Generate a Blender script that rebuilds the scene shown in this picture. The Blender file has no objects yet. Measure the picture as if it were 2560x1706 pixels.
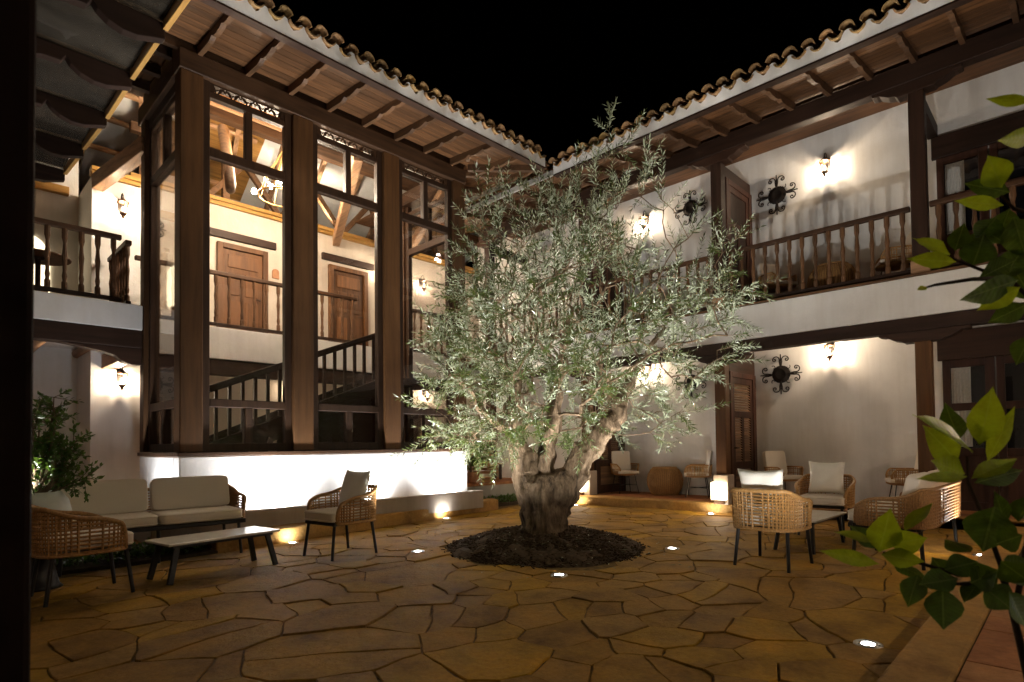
import bpy, math, random
import numpy as np
from mathutils import Vector, Matrix
random.seed(11)
RNG = np.random.default_rng(11)
S = bpy.context.scene
COL = S.collection
PI = math.pi
R = math.radians

# ------------------------------------------------------------------ camera
EYE = Vector((0, 0, 1.3))
YAW, PITCH, ROLL = R(44.273), R(1.456), R(-0.6476)
fw = Vector((math.cos(YAW)*math.cos(PITCH), math.sin(YAW)*math.cos(PITCH), math.sin(PITCH)))
rt = Vector((math.sin(YAW), -math.cos(YAW), 0))
up = rt.cross(fw)
rt, up = math.cos(ROLL)*rt + math.sin(ROLL)*up, -math.sin(ROLL)*rt + math.cos(ROLL)*up
cd = bpy.data.cameras.new('camera')
cam = bpy.data.objects.new('camera', cd)
COL.objects.link(cam)
M3 = Matrix((rt, up, -fw)).transposed()
cam.matrix_world = Matrix.Translation(EYE) @ M3.to_4x4()
cd.sensor_fit = 'HORIZONTAL'; cd.sensor_width = 36
cd.lens = 36*1450.4/2560
cd.shift_y = (1074.15-853)/2560
cd.clip_start = 0.05; cd.clip_end = 600
cd.dof.use_dof = True; cd.dof.focus_distance = 8.0; cd.dof.aperture_fstop = 4.5
S.camera = cam

# ------------------------------------------------------------------ night sky
W = bpy.data.worlds.new('World'); S.world = W; W.use_nodes = True
nt = W.node_tree; nt.nodes.clear()
wo = nt.nodes.new('ShaderNodeOutputWorld'); wb = nt.nodes.new('ShaderNodeBackground')
sk = nt.nodes.new('ShaderNodeTexSky'); sk.sky_type = 'NISHITA'; sk.sun_disc = False
sk.sun_elevation = R(-6.0); sk.sun_rotation = R(200)
wb.inputs['Strength'].default_value = 0.02
nt.links.new(sk.outputs[0], wb.inputs[0]); nt.links.new(wb.outputs[0], wo.inputs[0])
S.view_settings.view_transform = 'Standard'; S.view_settings.look = 'None'
S.view_settings.exposure = EXPO = 2.5; S.view_settings.gamma = 1.0
S.view_settings.use_curve_mapping = False
cy = S.cycles
cy.use_denoising = True
cy.max_bounces = 8; cy.diffuse_bounces = 5; cy.glossy_bounces = 3; cy.transmission_bounces = 6
cy.transparent_max_bounces = 32
cy.sample_clamp_indirect = 6.0
cy.caustics_reflective = False; cy.caustics_refractive = False

# light powers, watts, by kind
LANTERN_W = 24; BULB_W = 15; TREE_W = 150; WASH_W = 85; KERB_W = 4; CUBE_W = 3
WARM = (1.0, 0.79, 0.57); COOL = (0.97, 0.98, 1.0); TREEC = (1.0, 0.97, 0.90); CHAND = (1.0, 0.82, 0.60)

# ------------------------------------------------------------------ materials
def newmat(name):
    m = bpy.data.materials.new(name); m.use_nodes = True
    t = m.node_tree; t.nodes.clear()
    o = t.nodes.new('ShaderNodeOutputMaterial')
    b = t.nodes.new('ShaderNodeBsdfPrincipled')
    t.links.new(b.outputs[0], o.inputs[0])
    return m, t, b, o

def N(t, typ, **kw):
    n = t.nodes.new(typ)
    for k, v in kw.items():
        if k in n.inputs: n.inputs[k].default_value = v
        else: setattr(n, k, v)
    return n

def ramp(t, stops):
    r = t.nodes.new('ShaderNodeValToRGB')
    e = r.color_ramp.elements
    while len(e) < len(stops): e.new(0.5)
    for i, (p, c) in enumerate(stops):
        e[i].position = p; e[i].color = (*c, 1)
    return r

def mix(t, a, b, fac, mode='MIX'):
    n = t.nodes.new('ShaderNodeMix'); n.data_type = 'RGBA'; n.blend_type = mode
    for s, v in ((0, fac), (6, a), (7, b)):
        if hasattr(v, 'node'): t.links.new(v, n.inputs[s])
        else: n.inputs[s].default_value = v if s == 0 else (*v, 1)
    return n.outputs[2]

def bump(t, b, src, strength, dist=0.01):
    n = N(t, 'ShaderNodeBump', Strength=strength, Distance=dist)
    t.links.new(src, n.inputs['Height']); t.links.new(n.outputs[0], b.inputs['Normal'])

def coords(t, scale=(1, 1, 1), world=False):
    m = N(t, 'ShaderNodeMapping'); m.inputs['Scale'].default_value = scale
    if world:
        g = N(t, 'ShaderNodeNewGeometry'); t.links.new(g.outputs['Position'], m.inputs[0])
    else:
        c = N(t, 'ShaderNodeTexCoord'); t.links.new(c.outputs['Object'], m.inputs[0])
    return m.outputs[0]

def noise(t, vec, scale, detail=5, rough=0.55):
    n = N(t, 'ShaderNodeTexNoise', Scale=scale, Detail=detail, Roughness=rough)
    t.links.new(vec, n.inputs['Vector']); return n.outputs['Fac']

def wood(name, c, axis='Z', rough=0.55, contrast=0.55, spec=0.3):
    m, t, b, o = newmat(name)
    s = {'X': (0.7, 9, 9), 'Y': (9, 0.7, 9), 'Z': (9, 9, 0.7)}[axis]
    v = coords(t, s)
    inf = N(t, 'ShaderNodeObjectInfo')
    add = N(t, 'ShaderNodeVectorMath', operation='ADD')
    sc = N(t, 'ShaderNodeVectorMath', operation='SCALE'); sc.inputs['Scale'].default_value = 37.0
    cb = N(t, 'ShaderNodeCombineXYZ')
    for i in range(3): t.links.new(inf.outputs['Random'], cb.inputs[i])
    t.links.new(cb.outputs[0], sc.inputs[0]); t.links.new(v, add.inputs[0]); t.links.new(sc.outputs[0], add.inputs[1])
    f = noise(t, add.outputs[0], 1.6, 8, 0.62)
    r = ramp(t, [(0.28, tuple(x*(1-contrast) for x in c)), (0.5, c), (0.75, tuple(min(1, x*(1+contrast*0.8)) for x in c))])
    t.links.new(f, r.inputs[0])
    hv = N(t, 'ShaderNodeHueSaturation'); mr = N(t, 'ShaderNodeMapRange'); mr.inputs['To Min'].default_value = 0.72; mr.inputs['To Max'].default_value = 1.3
    t.links.new(inf.outputs['Random'], mr.inputs[0]); t.links.new(mr.outputs[0], hv.inputs['Value']); t.links.new(r.outputs[0], hv.inputs['Color'])
    t.links.new(hv.outputs[0], b.inputs['Base Color'])
    b.inputs['Roughness'].default_value = rough; b.inputs['Specular IOR Level'].default_value = spec
    bump(t, b, f, 0.35, 0.006)
    return m

def plaster(name, c, amt=0.16, stain=None):
    m, t, b, o = newmat(name)
    v = coords(t, (1, 1, 1), True)
    f = noise(t, v, 1.1, 6, 0.6)
    r = ramp(t, [(0.3, tuple(x*(1-amt) for x in c)), (0.7, c)])
    t.links.new(f, r.inputs[0])
    t.links.new(r.outputs[0], b.inputs['Base Color'])
    b.inputs['Roughness'].default_value = 0.85; b.inputs['Specular IOR Level'].default_value = 0.15
    g = noise(t, v, 9, 8, 0.65)
    bump(t, b, g, 0.35, 0.014)
    # splash dirt low on the wall and faint run-down streaks
    sp = N(t, 'ShaderNodeSeparateXYZ'); t.links.new(v, sp.inputs[0])
    mr = N(t, 'ShaderNodeMapRange'); mr.inputs['From Min'].default_value = 0.75; mr.inputs['From Max'].default_value = 0.10; t.links.new(sp.outputs[2], mr.inputs[0])
    st_ = noise(t, coords(t, (3.0, 3.0, 0.35), True), 2.2, 6, 0.65)
    lo = N(t, 'ShaderNodeMath', operation='MULTIPLY'); t.links.new(mr.outputs[0], lo.inputs[0]); t.links.new(st_, lo.inputs[1])
    c1 = mix(t, r.outputs[0], tuple(x*0.55 for x in c), lo.outputs[0])
    sr = ramp(t, [(0.42, (1, 1, 1)), (0.75, (0.91, 0.90, 0.88))]); t.links.new(st_, sr.inputs[0])
    t.links.new(mix(t, c1, sr.outputs[0], 1.0, 'MULTIPLY'), b.inputs['Base Color'])
    return m

def plain(name, c, rough=0.6, metal=0.0, spec=0.4, var=0.15, scale=14, bmp=0.1):
    m, t, b, o = newmat(name)
    v = coords(t)
    f = noise(t, v, scale, 6, 0.6)
    r = ramp(t, [(0.3, tuple(x*(1-var) for x in c)), (0.7, tuple(min(1, x*(1+var)) for x in c))])
    t.links.new(f, r.inputs[0]); t.links.new(r.outputs[0], b.inputs['Base Color'])
    b.inputs['Roughness'].default_value = rough; b.inputs['Metallic'].default_value = metal; b.inputs['Specular IOR Level'].default_value = spec
    if bmp: bump(t, b, f, bmp, 0.004)
    return m

def emit(name, c, s):
    m = bpy.data.materials.new(name); m.use_nodes = True
    t = m.node_tree; t.nodes.clear()
    o = t.nodes.new('ShaderNodeOutputMaterial'); e = t.nodes.new('ShaderNodeEmission')
    e.inputs[0].default_value = (*c, 1); e.inputs[1].default_value = s
    t.links.new(e.outputs[0], o.inputs[0]); m.cycles.emission_sampling = 'NONE' if s < 40 else 'AUTO'
    return m

def glass(name, tint=(1, 1, 1), refl=1.0, rough=0.0):
    m = bpy.data.materials.new(name); m.use_nodes = True
    t = m.node_tree; t.nodes.clear()
    o = t.nodes.new('ShaderNodeOutputMaterial')
    tr = N(t, 'ShaderNodeBsdfTransparent'); tr.inputs[0].default_value = (*tint, 1)
    gl = N(t, 'ShaderNodeBsdfGlossy'); gl.inputs['Roughness'].default_value = rough
    fr = N(t, 'ShaderNodeFresnel'); fr.inputs[0].default_value = 1.45
    mu = N(t, 'ShaderNodeMath', operation='MULTIPLY'); mu.inputs[1].default_value = refl
    t.links.new(fr.outputs[0], mu.inputs[0])
    mx = N(t, 'ShaderNodeMixShader')
    t.links.new(mu.outputs[0], mx.inputs[0]); t.links.new(tr.outputs[0], mx.inputs[1]); t.links.new(gl.outputs[0], mx.inputs[2])
    t.links.new(mx.outputs[0], o.inputs[0])
    return m

def leafmat(name, top, under, trans, tr_c, rough=0.4):
    m, t, b, o = newmat(name)
    g = N(t, 'ShaderNodeNewGeometry')
    inf = N(t, 'ShaderNodeObjectInfo')
    v = coords(t, (1, 1, 1), True)
    f = noise(t, v, 38, 3)
    r = ramp(t, [(0.32, tuple(x*0.45 for x in top)), (0.68, tuple(x*1.7 for x in top))])
    t.links.new(f, r.inputs[0])
    c = mix(t, r.outputs[0], under, g.outputs['Backfacing'])
    hv = N(t, 'ShaderNodeHueSaturation'); mr = N(t, 'ShaderNodeMapRange'); mr.inputs['To Min'].default_value = 0.75; mr.inputs['To Max'].default_value = 1.25
    t.links.new(inf.outputs['Random'], mr.inputs[0]); t.links.new(mr.outputs[0], hv.inputs['Value']); t.links.new(c, hv.inputs['Color'])
    t.links.new(hv.outputs[0], b.inputs['Base Color'])
    b.inputs['Roughness'].default_value = rough; b.inputs['Specular IOR Level'].default_value = 0.35
    tl = N(t, 'ShaderNodeBsdfTranslucent'); tl.inputs[0].default_value = (*tr_c, 1)
    mx = N(t, 'ShaderNodeMixShader'); mx.inputs[0].default_value = trans
    t.links.new(b.outputs[0], mx.inputs[1]); t.links.new(tl.outputs[0], mx.inputs[2]); t.links.new(mx.outputs[0], o.inputs[0])
    return m

def stonemat(name, c1, c2, c3, scale=2.2):
    m, t, b, o = newmat(name)
    v = coords(t, (1, 1, 1), True)
    inf = N(t, 'ShaderNodeObjectInfo')
    r = ramp(t, [(0.0, c1), (0.5, c2), (1.0, c3)])
    t.links.new(inf.outputs['Random'], r.inputs[0])
    f = noise(t, v, scale, 8, 0.62)
    rr = ramp(t, [(0.25, (0.42, 0.38, 0.40)), (0.5, (0.95, 0.95, 0.95)), (0.75, (1.4, 1.28, 0.95))])
    t.links.new(f, rr.inputs[0])
    c = mix(t, r.outputs[0], rr.outputs[0], 1.0, 'MULTIPLY')
    g = noise(t, v, 26, 6, 0.7)
    c2_ = ramp(t, [(0.35, (0.78, 0.76, 0.74)), (0.6, (1.05, 1.05, 1.05))]); t.links.new(g, c2_.inputs[0])
    c = mix(t, c, c2_.outputs[0], 0.8, 'MULTIPLY')
    t.links.new(c, b.inputs['Base Color'])
    b.inputs['Roughness'].default_value = 0.66; b.inputs['Specular IOR Level'].default_value = 0.06
    h = noise(t, v, 7, 9, 0.68)
    bump(t, b, h, 0.7, 0.025)
    return m

MT = {}
MT['white'] = plaster('white_plaster', (0.80, 0.785, 0.765))
MT['cream'] = plaster('cream_plaster', (0.55, 0.485, 0.41))
MT['plinth'] = plaster('beige_plaster', (0.52, 0.44, 0.37), 0.18)
MT['greywall'] = plaster('grey_plaster', (0.40, 0.38, 0.34), 0.4)
MT['dark_x'] = wood('dark_timber_x', (0.030, 0.0135, 0.0075), 'X')
MT['dark_y'] = wood('dark_timber_y', (0.030, 0.0135, 0.0075), 'Y')
MT['dark_z'] = wood('dark_timber_z', (0.030, 0.0135, 0.0075), 'Z')
MT['bay_z'] = wood('bay_timber_z', (0.085, 0.038, 0.013), 'Z', contrast=0.36)
MT['frame'] = wood('window_timber', (0.036, 0.017, 0.008), 'Z')
MT['rail_z'] = wood('baluster_timber', (0.105, 0.050, 0.022), 'Z')
MT['rail_x'] = wood('handrail_timber', (0.060, 0.028, 0.013), 'X')
MT['black_z'] = wood('blackened_timber_z', (0.010, 0.005, 0.004), 'Z', 0.7, 0.4, 0.1)
MT['black_x'] = wood('blackened_timber_x', (0.022, 0.011, 0.007), 'X', 0.7, 0.4, 0.15)
MT['bay_x'] = wood('bay_timber_x', (0.050, 0.024, 0.011), 'X')
MT['bay_y'] = wood('bay_timber_y', (0.050, 0.024, 0.011), 'Y')
MT['soffit_x'] = wood('soffit_boards_x', (0.095, 0.043, 0.017), 'X', contrast=0.6)
MT['soffit_y'] = wood('soffit_boards_y', (0.095, 0.042, 0.016), 'Y', contrast=0.6)
MT['raft_x'] = wood('rafter_timber_x', (0.085, 0.042, 0.020), 'X')
MT['raft_y'] = wood('rafter_timber_y', (0.095, 0.047, 0.021), 'Y')
MT['gold_x'] = wood('yellow_timber_x', (0.42, 0.23, 0.06), 'X', contrast=0.3)
MT['gold_y'] = wood('yellow_timber_y', (0.42, 0.23, 0.06), 'Y', contrast=0.3)
MT['door'] = wood('door_timber', (0.115, 0.050, 0.018), 'Z')
MT['slat_x'] = wood('louvre_timber', (0.15, 0.085, 0.045), 'X')
MT['door_dark'] = wood('dark_door_timber', (0.05, 0.020, 0.012), 'Z')
MT['tan_x'] = wood('tan_timber_x', (0.36, 0.20, 0.10), 'X')
MT['tan_y'] = wood('tan_timber_y', (0.36, 0.21, 0.115), 'Y')
MT['bamboo'] = wood('bamboo_ceiling', (0.48, 0.25, 0.07), 'X')
MT['iron'] = plain('wrought_iron', (0.022, 0.017, 0.014), 0.5, 0.6, 0.4)
MT['bronze'] = plain('bronze_metal', (0.10, 0.05, 0.025), 0.42, 0.8, 0.5)
MT['brass'] = plain('brass_metal', (0.50, 0.30, 0.10), 0.35, 0.9, 0.5)
MT['steel'] = plain('brushed_steel', (0.36, 0.35, 0.33), 0.35, 0.9, 0.5)
MT['black'] = plain('black_metal', (0.018, 0.017, 0.018), 0.42, 0.3, 0.45)
MT['wicker'] = plain('wicker_cane', (0.36, 0.195, 0.068), 0.55, 0, 0.35, 0.35, 60, 0.2)
MT['wicker_b'] = plain('brown_wicker', (0.28, 0.150, 0.058), 0.55, 0, 0.35, 0.35, 60, 0.2)
MT['fabric'] = plain('cream_fabric', (0.72, 0.65, 0.565), 0.9, 0, 0.1, 0.06, 240, 0.25)
MT['pillow'] = plain('white_fabric', (0.80, 0.77, 0.71), 0.9, 0, 0.1, 0.05, 240, 0.25)
MT['marble'] = plain('pale_marble', (0.66, 0.62, 0.56), 0.22, 0, 0.5, 0.12, 6, 0.0)
MT['pot'] = plain('white_glaze', (0.62, 0.64, 0.62), 0.5, 0, 0.4, 0.1, 9, 0.1)
MT['clay'] = plain('clay', (0.34, 0.17, 0.085), 0.75, 0, 0.25, 0.25, 8, 0.2)
MT['tile'] = stonemat('roof_tile_clay', (0.34, 0.23, 0.10), (0.42, 0.25, 0.13), (0.26, 0.17, 0.08), 6)
MT['stone'] = stonemat('flagstone', (0.38, 0.215, 0.024), (0.265, 0.145, 0.034), (0.345, 0.200, 0.055))
MT['kerb'] = stonemat('kerb_stone', (0.36, 0.21, 0.07), (0.36, 0.21, 0.07), (0.36, 0.21, 0.07))
MT['terra'] = stonemat('terracotta_floor', (0.36, 0.165, 0.075), (0.32, 0.14, 0.065), (0.38, 0.19, 0.085))
MT['joint'] = plain('joint_mortar', (0.13, 0.082, 0.032), 0.95, 0, 0.1, 0.5, 20, 0.5)
MT['soil'] = plain('soil', (0.045, 0.032, 0.02), 0.95, 0, 0.1, 0.4, 20, 0.5)
MT['mulch'] = plain('bark_mulch', (0.055, 0.034, 0.02), 0.9, 0, 0.15, 0.6, 25, 0.4)
MT['glass'] = glass('window_glass', (1, 1, 1), 0.55)
MT['roofglass'] = glass('canopy_glass', (0.86, 0.88, 0.86), 1.0, 0.05)
def reflect_film(m):
    t = m.node_tree; o = [n for n in t.nodes if n.type == 'OUTPUT_MATERIAL'][0]; src = o.inputs[0].links[0].from_socket
    d = N(t, 'ShaderNodeBsdfDiffuse'); d.inputs[0].default_value = (0.27, 0.22, 0.17, 1)  # thin dirt film whose brown-grey stands in for light reflected in the panes
    tl = N(t, 'ShaderNodeBsdfTranslucent'); tl.inputs[0].default_value = (0.27, 0.22, 0.17, 1)
    a = N(t, 'ShaderNodeMixShader'); a.inputs[0].default_value = 0.4
    t.links.new(d.outputs[0], a.inputs[1]); t.links.new(tl.outputs[0], a.inputs[2])
    f = noise(t, coords(t, (0.8, 2.5, 1), True), 1.6, 6, 0.65)
    mr = N(t, 'ShaderNodeMapRange'); mr.inputs['From Min'].default_value = 0.35; mr.inputs['From Max'].default_value = 0.7; mr.inputs['To Min'].default_value = 0.04; mr.inputs['To Max'].default_value = 0.15
    t.links.new(f, mr.inputs[0])
    x = N(t, 'ShaderNodeMixShader'); t.links.new(mr.outputs[0], x.inputs[0]); t.links.new(src, x.inputs[1]); t.links.new(a.outputs[0], x.inputs[2]); t.links.new(x.outputs[0], o.inputs[0])
reflect_film(MT['roofglass'])
MT['lampglass'] = glass('lamp_glass', (1, 0.98, 0.94), 0.6, 0.1)
MT['darkglass'] = plain('dark_pane', (0.012, 0.012, 0.014), 0.06, 0, 0.6, 0, 5, 0)
MT['curtain'] = plain('curtain_cloth', (0.60, 0.60, 0.58), 0.9, 0, 0.1, 0.1, 30, 0.1)
MT['bulb'] = emit('warm_bulb', (1.0, 0.80, 0.52), 12)
MT['bulbc'] = emit('chandelier_bulb', (1.0, 0.92, 0.78), 38)
MT['led'] = emit('cool_lens', (0.93, 0.97, 1.0), 14)
MT['cube'] = emit('lit_lamp_shade', (1.0, 0.80, 0.52), 2.6)
MT['arch'] = emit('lit_room', (1.0, 0.80, 0.50), 0.6)
MT['olive'] = leafmat('olive_leaf', (0.032, 0.046, 0.014), (0.24, 0.265, 0.185), 0.13, (0.22, 0.28, 0.05), 0.28)
MT['citrus'] = leafmat('lit_citrus_leaf', (0.17, 0.25, 0.012), (0.22, 0.30, 0.02), 0.45, (0.46, 0.56, 0.015), 0.30)  # lighter leaf copy: the light on these leaves is put into the colour
MT['citrus_shaded'] = leafmat('shaded_citrus_leaf', (0.048, 0.105, 0.012), (0.075, 0.13, 0.02), 0.30, (0.13, 0.20, 0.015), 0.30)  # darker copy of the same leaf, shade put into the colour
def veins(m):
    """pale midrib and side veins along a leaf blade, in the leaf's own coordinates"""
    t = m.node_tree; b = [n for n in t.nodes if n.type == 'BSDF_PRINCIPLED'][0]
    src = b.inputs['Base Color'].links[0].from_socket
    tc = N(t, 'ShaderNodeTexCoord'); sp = N(t, 'ShaderNodeSeparateXYZ'); t.links.new(tc.outputs['Object'], sp.inputs[0])
    def M(op, x, y):
        n = N(t, 'ShaderNodeMath', operation=op)
        for i, v in enumerate((x, y)):
            if v is None: continue
            if hasattr(v, 'node'): t.links.new(v, n.inputs[i])
            else: n.inputs[i].default_value = v
        return n.outputs[0]
    ax = M('ABSOLUTE', sp.outputs[0], None)
    mid = M('LESS_THAN', ax, 0.022)
    w = M('SINE', M('MULTIPLY', M('SUBTRACT', sp.outputs[1], M('MULTIPLY', ax, 0.35)), 62.0), None)
    side = M('MULTIPLY', M('GREATER_THAN', w, 0.92), 0.16)
    f = M('MAXIMUM', M('MULTIPLY', mid, 0.6), side)
    c = mix(t, src, (0.26, 0.36, 0.10), f)
    t.links.new(c, b.inputs['Base Color'])
    bump(t, b, w, 0.10, 0.004)
veins(MT['citrus']); veins(MT['citrus_shaded'])
MT['shrub'] = leafmat('shrub_leaf', (0.05, 0.105, 0.018), (0.08, 0.14, 0.04), 0.25, (0.15, 0.26, 0.03))
MT['bark'] = None
def barkmat():
    m, t, b, o = newmat('olive_bark')
    v = coords(t, (3.2, 3.2, 0.9), True)
    f = noise(t, v, 3.0, 9, 0.68)
    r = ramp(t, [(0.30, (0.016, 0.011, 0.007)), (0.46, (0.15, 0.102, 0.062)), (0.68, (0.30, 0.215, 0.14))])
    t.links.new(f, r.inputs[0]); t.links.new(r.outputs[0], b.inputs['Base Color'])
    b.inputs['Roughness'].default_value = 0.9; b.inputs['Specular IOR Level'].default_value = 0.15
    g = noise(t, coords(t, (5, 5, 1.0), True), 5.0, 9, 0.7)
    bump(t, b, g, 1.0, 0.09)
    return m
MT['bark'] = barkmat()

# ------------------------------------------------------------------ mesh helpers
class MB:
    """collects vertices and faces of one mesh"""
    def __init__(self): self.v = []; self.f = []; self.smooth = False
    def add(self, vs, fs):
        o = len(self.v); self.v += [tuple(p) for p in vs]; self.f += [tuple(i+o for i in f) for f in fs]; return self
    def box(self, x0, x1, y0, y1, z0, z1):
        vs = [(x, y, z) for z in (z0, z1) for y in (y0, y1) for x in (x0, x1)]
        return self.add(vs, [(0, 2, 3, 1), (4, 5, 7, 6), (0, 1, 5, 4), (2, 6, 7, 3), (0, 4, 6, 2), (1, 3, 7, 5)])
    def beam(self, a, b, w, h, upv=(0, 0, 1)):
        a, b = Vector(a), Vector(b); d = (b-a).normalized(); u = Vector(upv)
        s = d.cross(u)
        if s.length < 1e-4: s = d.cross(Vector((1, 0, 0)))
        s.normalize(); u = s.cross(d)
        vs = [p + s*i*w/2 + u*j*h/2 for p in (a, b) for i, j in ((-1, -1), (1, -1), (1, 1), (-1, 1))]
        return self.add(vs, [(0, 1, 2, 3), (7, 6, 5, 4), (0, 4, 5, 1), (1, 5, 6, 2), (2, 6, 7, 3), (3, 7, 4, 0)])
    def tube(self, pts, rad, n=8, cap=True):
        pts = [Vector(p) for p in pts]; k = len(pts)
        if not hasattr(rad, '__len__'): rad = [rad]*k
        d0 = (pts[1]-pts[0]).normalized()
        s = d0.cross(Vector((0, 0, 1)))
        if s.length < 1e-3: s = d0.cross(Vector((0, 1, 0)))
        s.normalize(); vs = []
        for i, p in enumerate(pts):
            d = (pts[min(i+1, k-1)]-pts[max(i-1, 0)])
            d = d.normalized() if d.length > 1e-9 else d0
            s = (s - d*s.dot(d))
            s = s.normalized() if s.length > 1e-6 else d.orthogonal().normalized()
            t = d.cross(s)
            for j in range(n):
                a = 2*PI*j/n; vs.append(p + (s*math.cos(a)+t*math.sin(a))*rad[i])
        fs = [(i*n+j, i*n+(j+1) % n, (i+1)*n+(j+1) % n, (i+1)*n+j) for i in range(k-1) for j in range(n)]
        if cap: fs += [tuple(range(n-1, -1, -1)), tuple((k-1)*n+j for j in range(n))]
        return self.add(vs, fs)
    def lathe(self, prof, n=16, c=(0, 0, 0), closed=True):
        vs = []
        for r, z in prof:
            for j in range(n):
                a = 2*PI*j/n; vs.append((c[0]+r*math.cos(a), c[1]+r*math.sin(a), c[2]+z))
        k = len(prof)
        fs = [(i*n+j, i*n+(j+1) % n, (i+1)*n+(j+1) % n, (i+1)*n+j) for i in range(k-1) for j in range(n)]
        if closed: fs += [tuple(range(n-1, -1, -1)), tuple((k-1)*n+j for j in range(n))]
        return self.add(vs, fs)
    def prism(self, poly, axis, a, b):
        """extrude a 2D polygon along axis: 'x' -> poly in (y,z), 'y' -> (x,z), 'z' -> (x,y)"""
        mk = {'x': lambda p, q: (q, p[0], p[1]), 'y': lambda p, q: (p[0], q, p[1]), 'z': lambda p, q: (p[0], p[1], q)}[axis]
        n = len(poly); vs = [mk(p, a) for p in poly]+[mk(p, b) for p in poly]
        fs = [tuple(range(n-1, -1, -1)), tuple(range(n, 2*n))]+[(i, (i+1) % n, n+(i+1) % n, n+i) for i in range(n)]
        return self.add(vs, fs)
    def mesh(self, name, mat):
        me = bpy.data.meshes.new(name); me.from_pydata(self.v, [], self.f); me.materials.append(mat)
        if self.smooth:
            me.polygons.foreach_set('use_smooth', [True]*len(me.polygons))
        me.update(); return me

def fixn(me):
    import bmesh
    bm = bmesh.new(); bm.from_mesh(me); bmesh.ops.recalc_face_normals(bm, faces=bm.faces); bm.to_mesh(me); bm.free(); return me

def ob(name, mb, mat, parent=None, loc=None, bev=0.0, kind=None, fix=True, smooth=None):
    if isinstance(mb, MB):
        if smooth is not None: mb.smooth = smooth
        me = mb.mesh(name, mat)
        if fix: fixn(me)
    else: me = mb
    o = bpy.data.objects.new(name, me); COL.objects.link(o)
    if parent is not None: o.parent = parent
    if loc is not None: o.location = loc
    if bev:
        md = o.modifiers.new('bevel', 'BEVEL'); md.width = bev; md.segments = 2; md.limit_method = 'ANGLE'; md.angle_limit = R(40)
    if kind: o['kind'] = kind
    return o

def thing(name, label, cat, loc=(0, 0, 0), rz=0.0, group=None):
    o = bpy.data.objects.new(name, None); COL.objects.link(o); o.empty_display_size = 0.2
    o.location = loc; o.rotation_euler = (0, 0, rz); o['label'] = label; o['category'] = cat
    if group: o['group'] = group
    return o
def tag(o, label, cat, group=None):
    o['label'] = label; o['category'] = cat
    if group: o['group'] = group
    return o
def structure(name, mb, mat, **kw): return ob(name, mb, mat, kind='structure', **kw)
def kids(o): return [c for c in COL.objects if c.parent == o]
def dup(root, loc, rz=None, label=None, group=None):
    allo = list(COL.objects)
    def cp(o, parent):
        c = o.copy(); COL.objects.link(c)
        if parent is not None: c.parent = parent
        for ch in allo:
            if ch.parent == o: cp(ch, c)
        return c
    r = cp(root, None); r.location = loc
    if rz is not None: r.rotation_euler = (0, 0, rz)
    if label: r['label'] = label
    if group: r['group'] = group
    return r
def light(name, typ, loc, watts, col, parent=None, size=0.03, aim=None, cone=None, blend=0.5):
    l = bpy.data.lights.new(name, typ); l.energy = watts; l.color = col; l.shadow_soft_size = size
    o = bpy.data.objects.new(name, l); COL.objects.link(o); o.location = loc
    if typ == 'SPOT':
        l.spot_size = cone; l.spot_blend = blend
        o.rotation_euler = Vector(aim).to_track_quat('-Z', 'Y').to_euler()
    if parent is not None: o.parent = parent
    return o
def spiral(c, r0, r1, a0, a1, n=14, plane='yz', off=0.0):
    out = []
    for i in range(n):
        k = i/(n-1); a = a0+(a1-a0)*k; r = r0+(r1-r0)*k
        u, v = c[0]+r*math.cos(a), c[1]+r*math.sin(a)
        out.append((off, u, v) if plane == 'yz' else (u, off, v))
    return out
# ================================================================== setting
YL, X0, X1 = 8.6, 2.45, 7.55          # glazed bay: front plane, left and right ends
XR, XB = 10.4, 11.75                  # arcade: post plane, back wall
FL, FR = 3.5, 3.73                    # gallery floor levels
structure('ground', MB().box(-90, 90, -90, 90, -0.6, -0.02), MT['soil'])

# --- courtyard paving: irregular flagstones, one object each
LK = lambda x: 7.25 + 0.142*x                                  # foot of the kerb below the bay
RKx = lambda y: 10.30 - 0.125*(y-4.75)                         # foot of the arcade kerb
MC, MR = Vector((5.58, 4.88)), 1.20                              # mulch bed
pav = bpy.data.objects.new('courtyard_paving', None); COL.objects.link(pav); pav['kind'] = 'structure'
def clip(poly, tags, p, n, tag):
    """cut a polygon by a half plane; tags[i] names the neighbour across edge i -> i+1"""
    out, tg = [], []
    m = len(poly)
    for i in range(m):
        a, b = poly[i], poly[(i+1) % m]
        da, db = (a-p).dot(n), (b-p).dot(n)
        if da <= 0:
            out.append(a); tg.append(tags[i])
            if db > 0: out.append(a+(b-a)*(da/(da-db))); tg.append(tag)
        elif db <= 0:
            out.append(a+(b-a)*(da/(da-db))); tg.append(tags[i])
    return out, tg
rr = random.Random(31)
AY = 1.2                       # stones lie a little longer along x
seeds = []
tries = 0
while tries < 15000:
    tries += 1
    p = Vector((rr.uniform(-2.0, 12.0), rr.uniform(-0.4, 9.8)*AY))
    dmin = rr.choice((0.26, 0.40, 0.56, 0.72, 0.86))
    if all((p-q).length > 0.5*(dmin+d) for q, d in seeds): seeds.append((p, dmin))
cells = {}
for i, (p, wi) in enumerate(seeds):
    poly = [p+Vector(c) for c in ((-1.4, -1.4), (1.4, -1.4), (1.4, 1.4), (-1.4, 1.4))]; tags = [-1]*4
    for j, (q, wj) in enumerate(seeds):
        d = q-p
        if j != i and d.length < 2.6:
            L2 = d.length_squared; k = 0.5+0.16*(wi*wi-wj*wj)/L2      # weighted, so sizes differ and joints still meet
            poly, tags = clip(poly, tags, p+d*k, d.normalized(), j)
            if len(poly) < 3: break
    if len(poly) >= 3: cells[i] = ([Vector((v.x, v.y/AY)) for v in poly], tags)
merged = []
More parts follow.
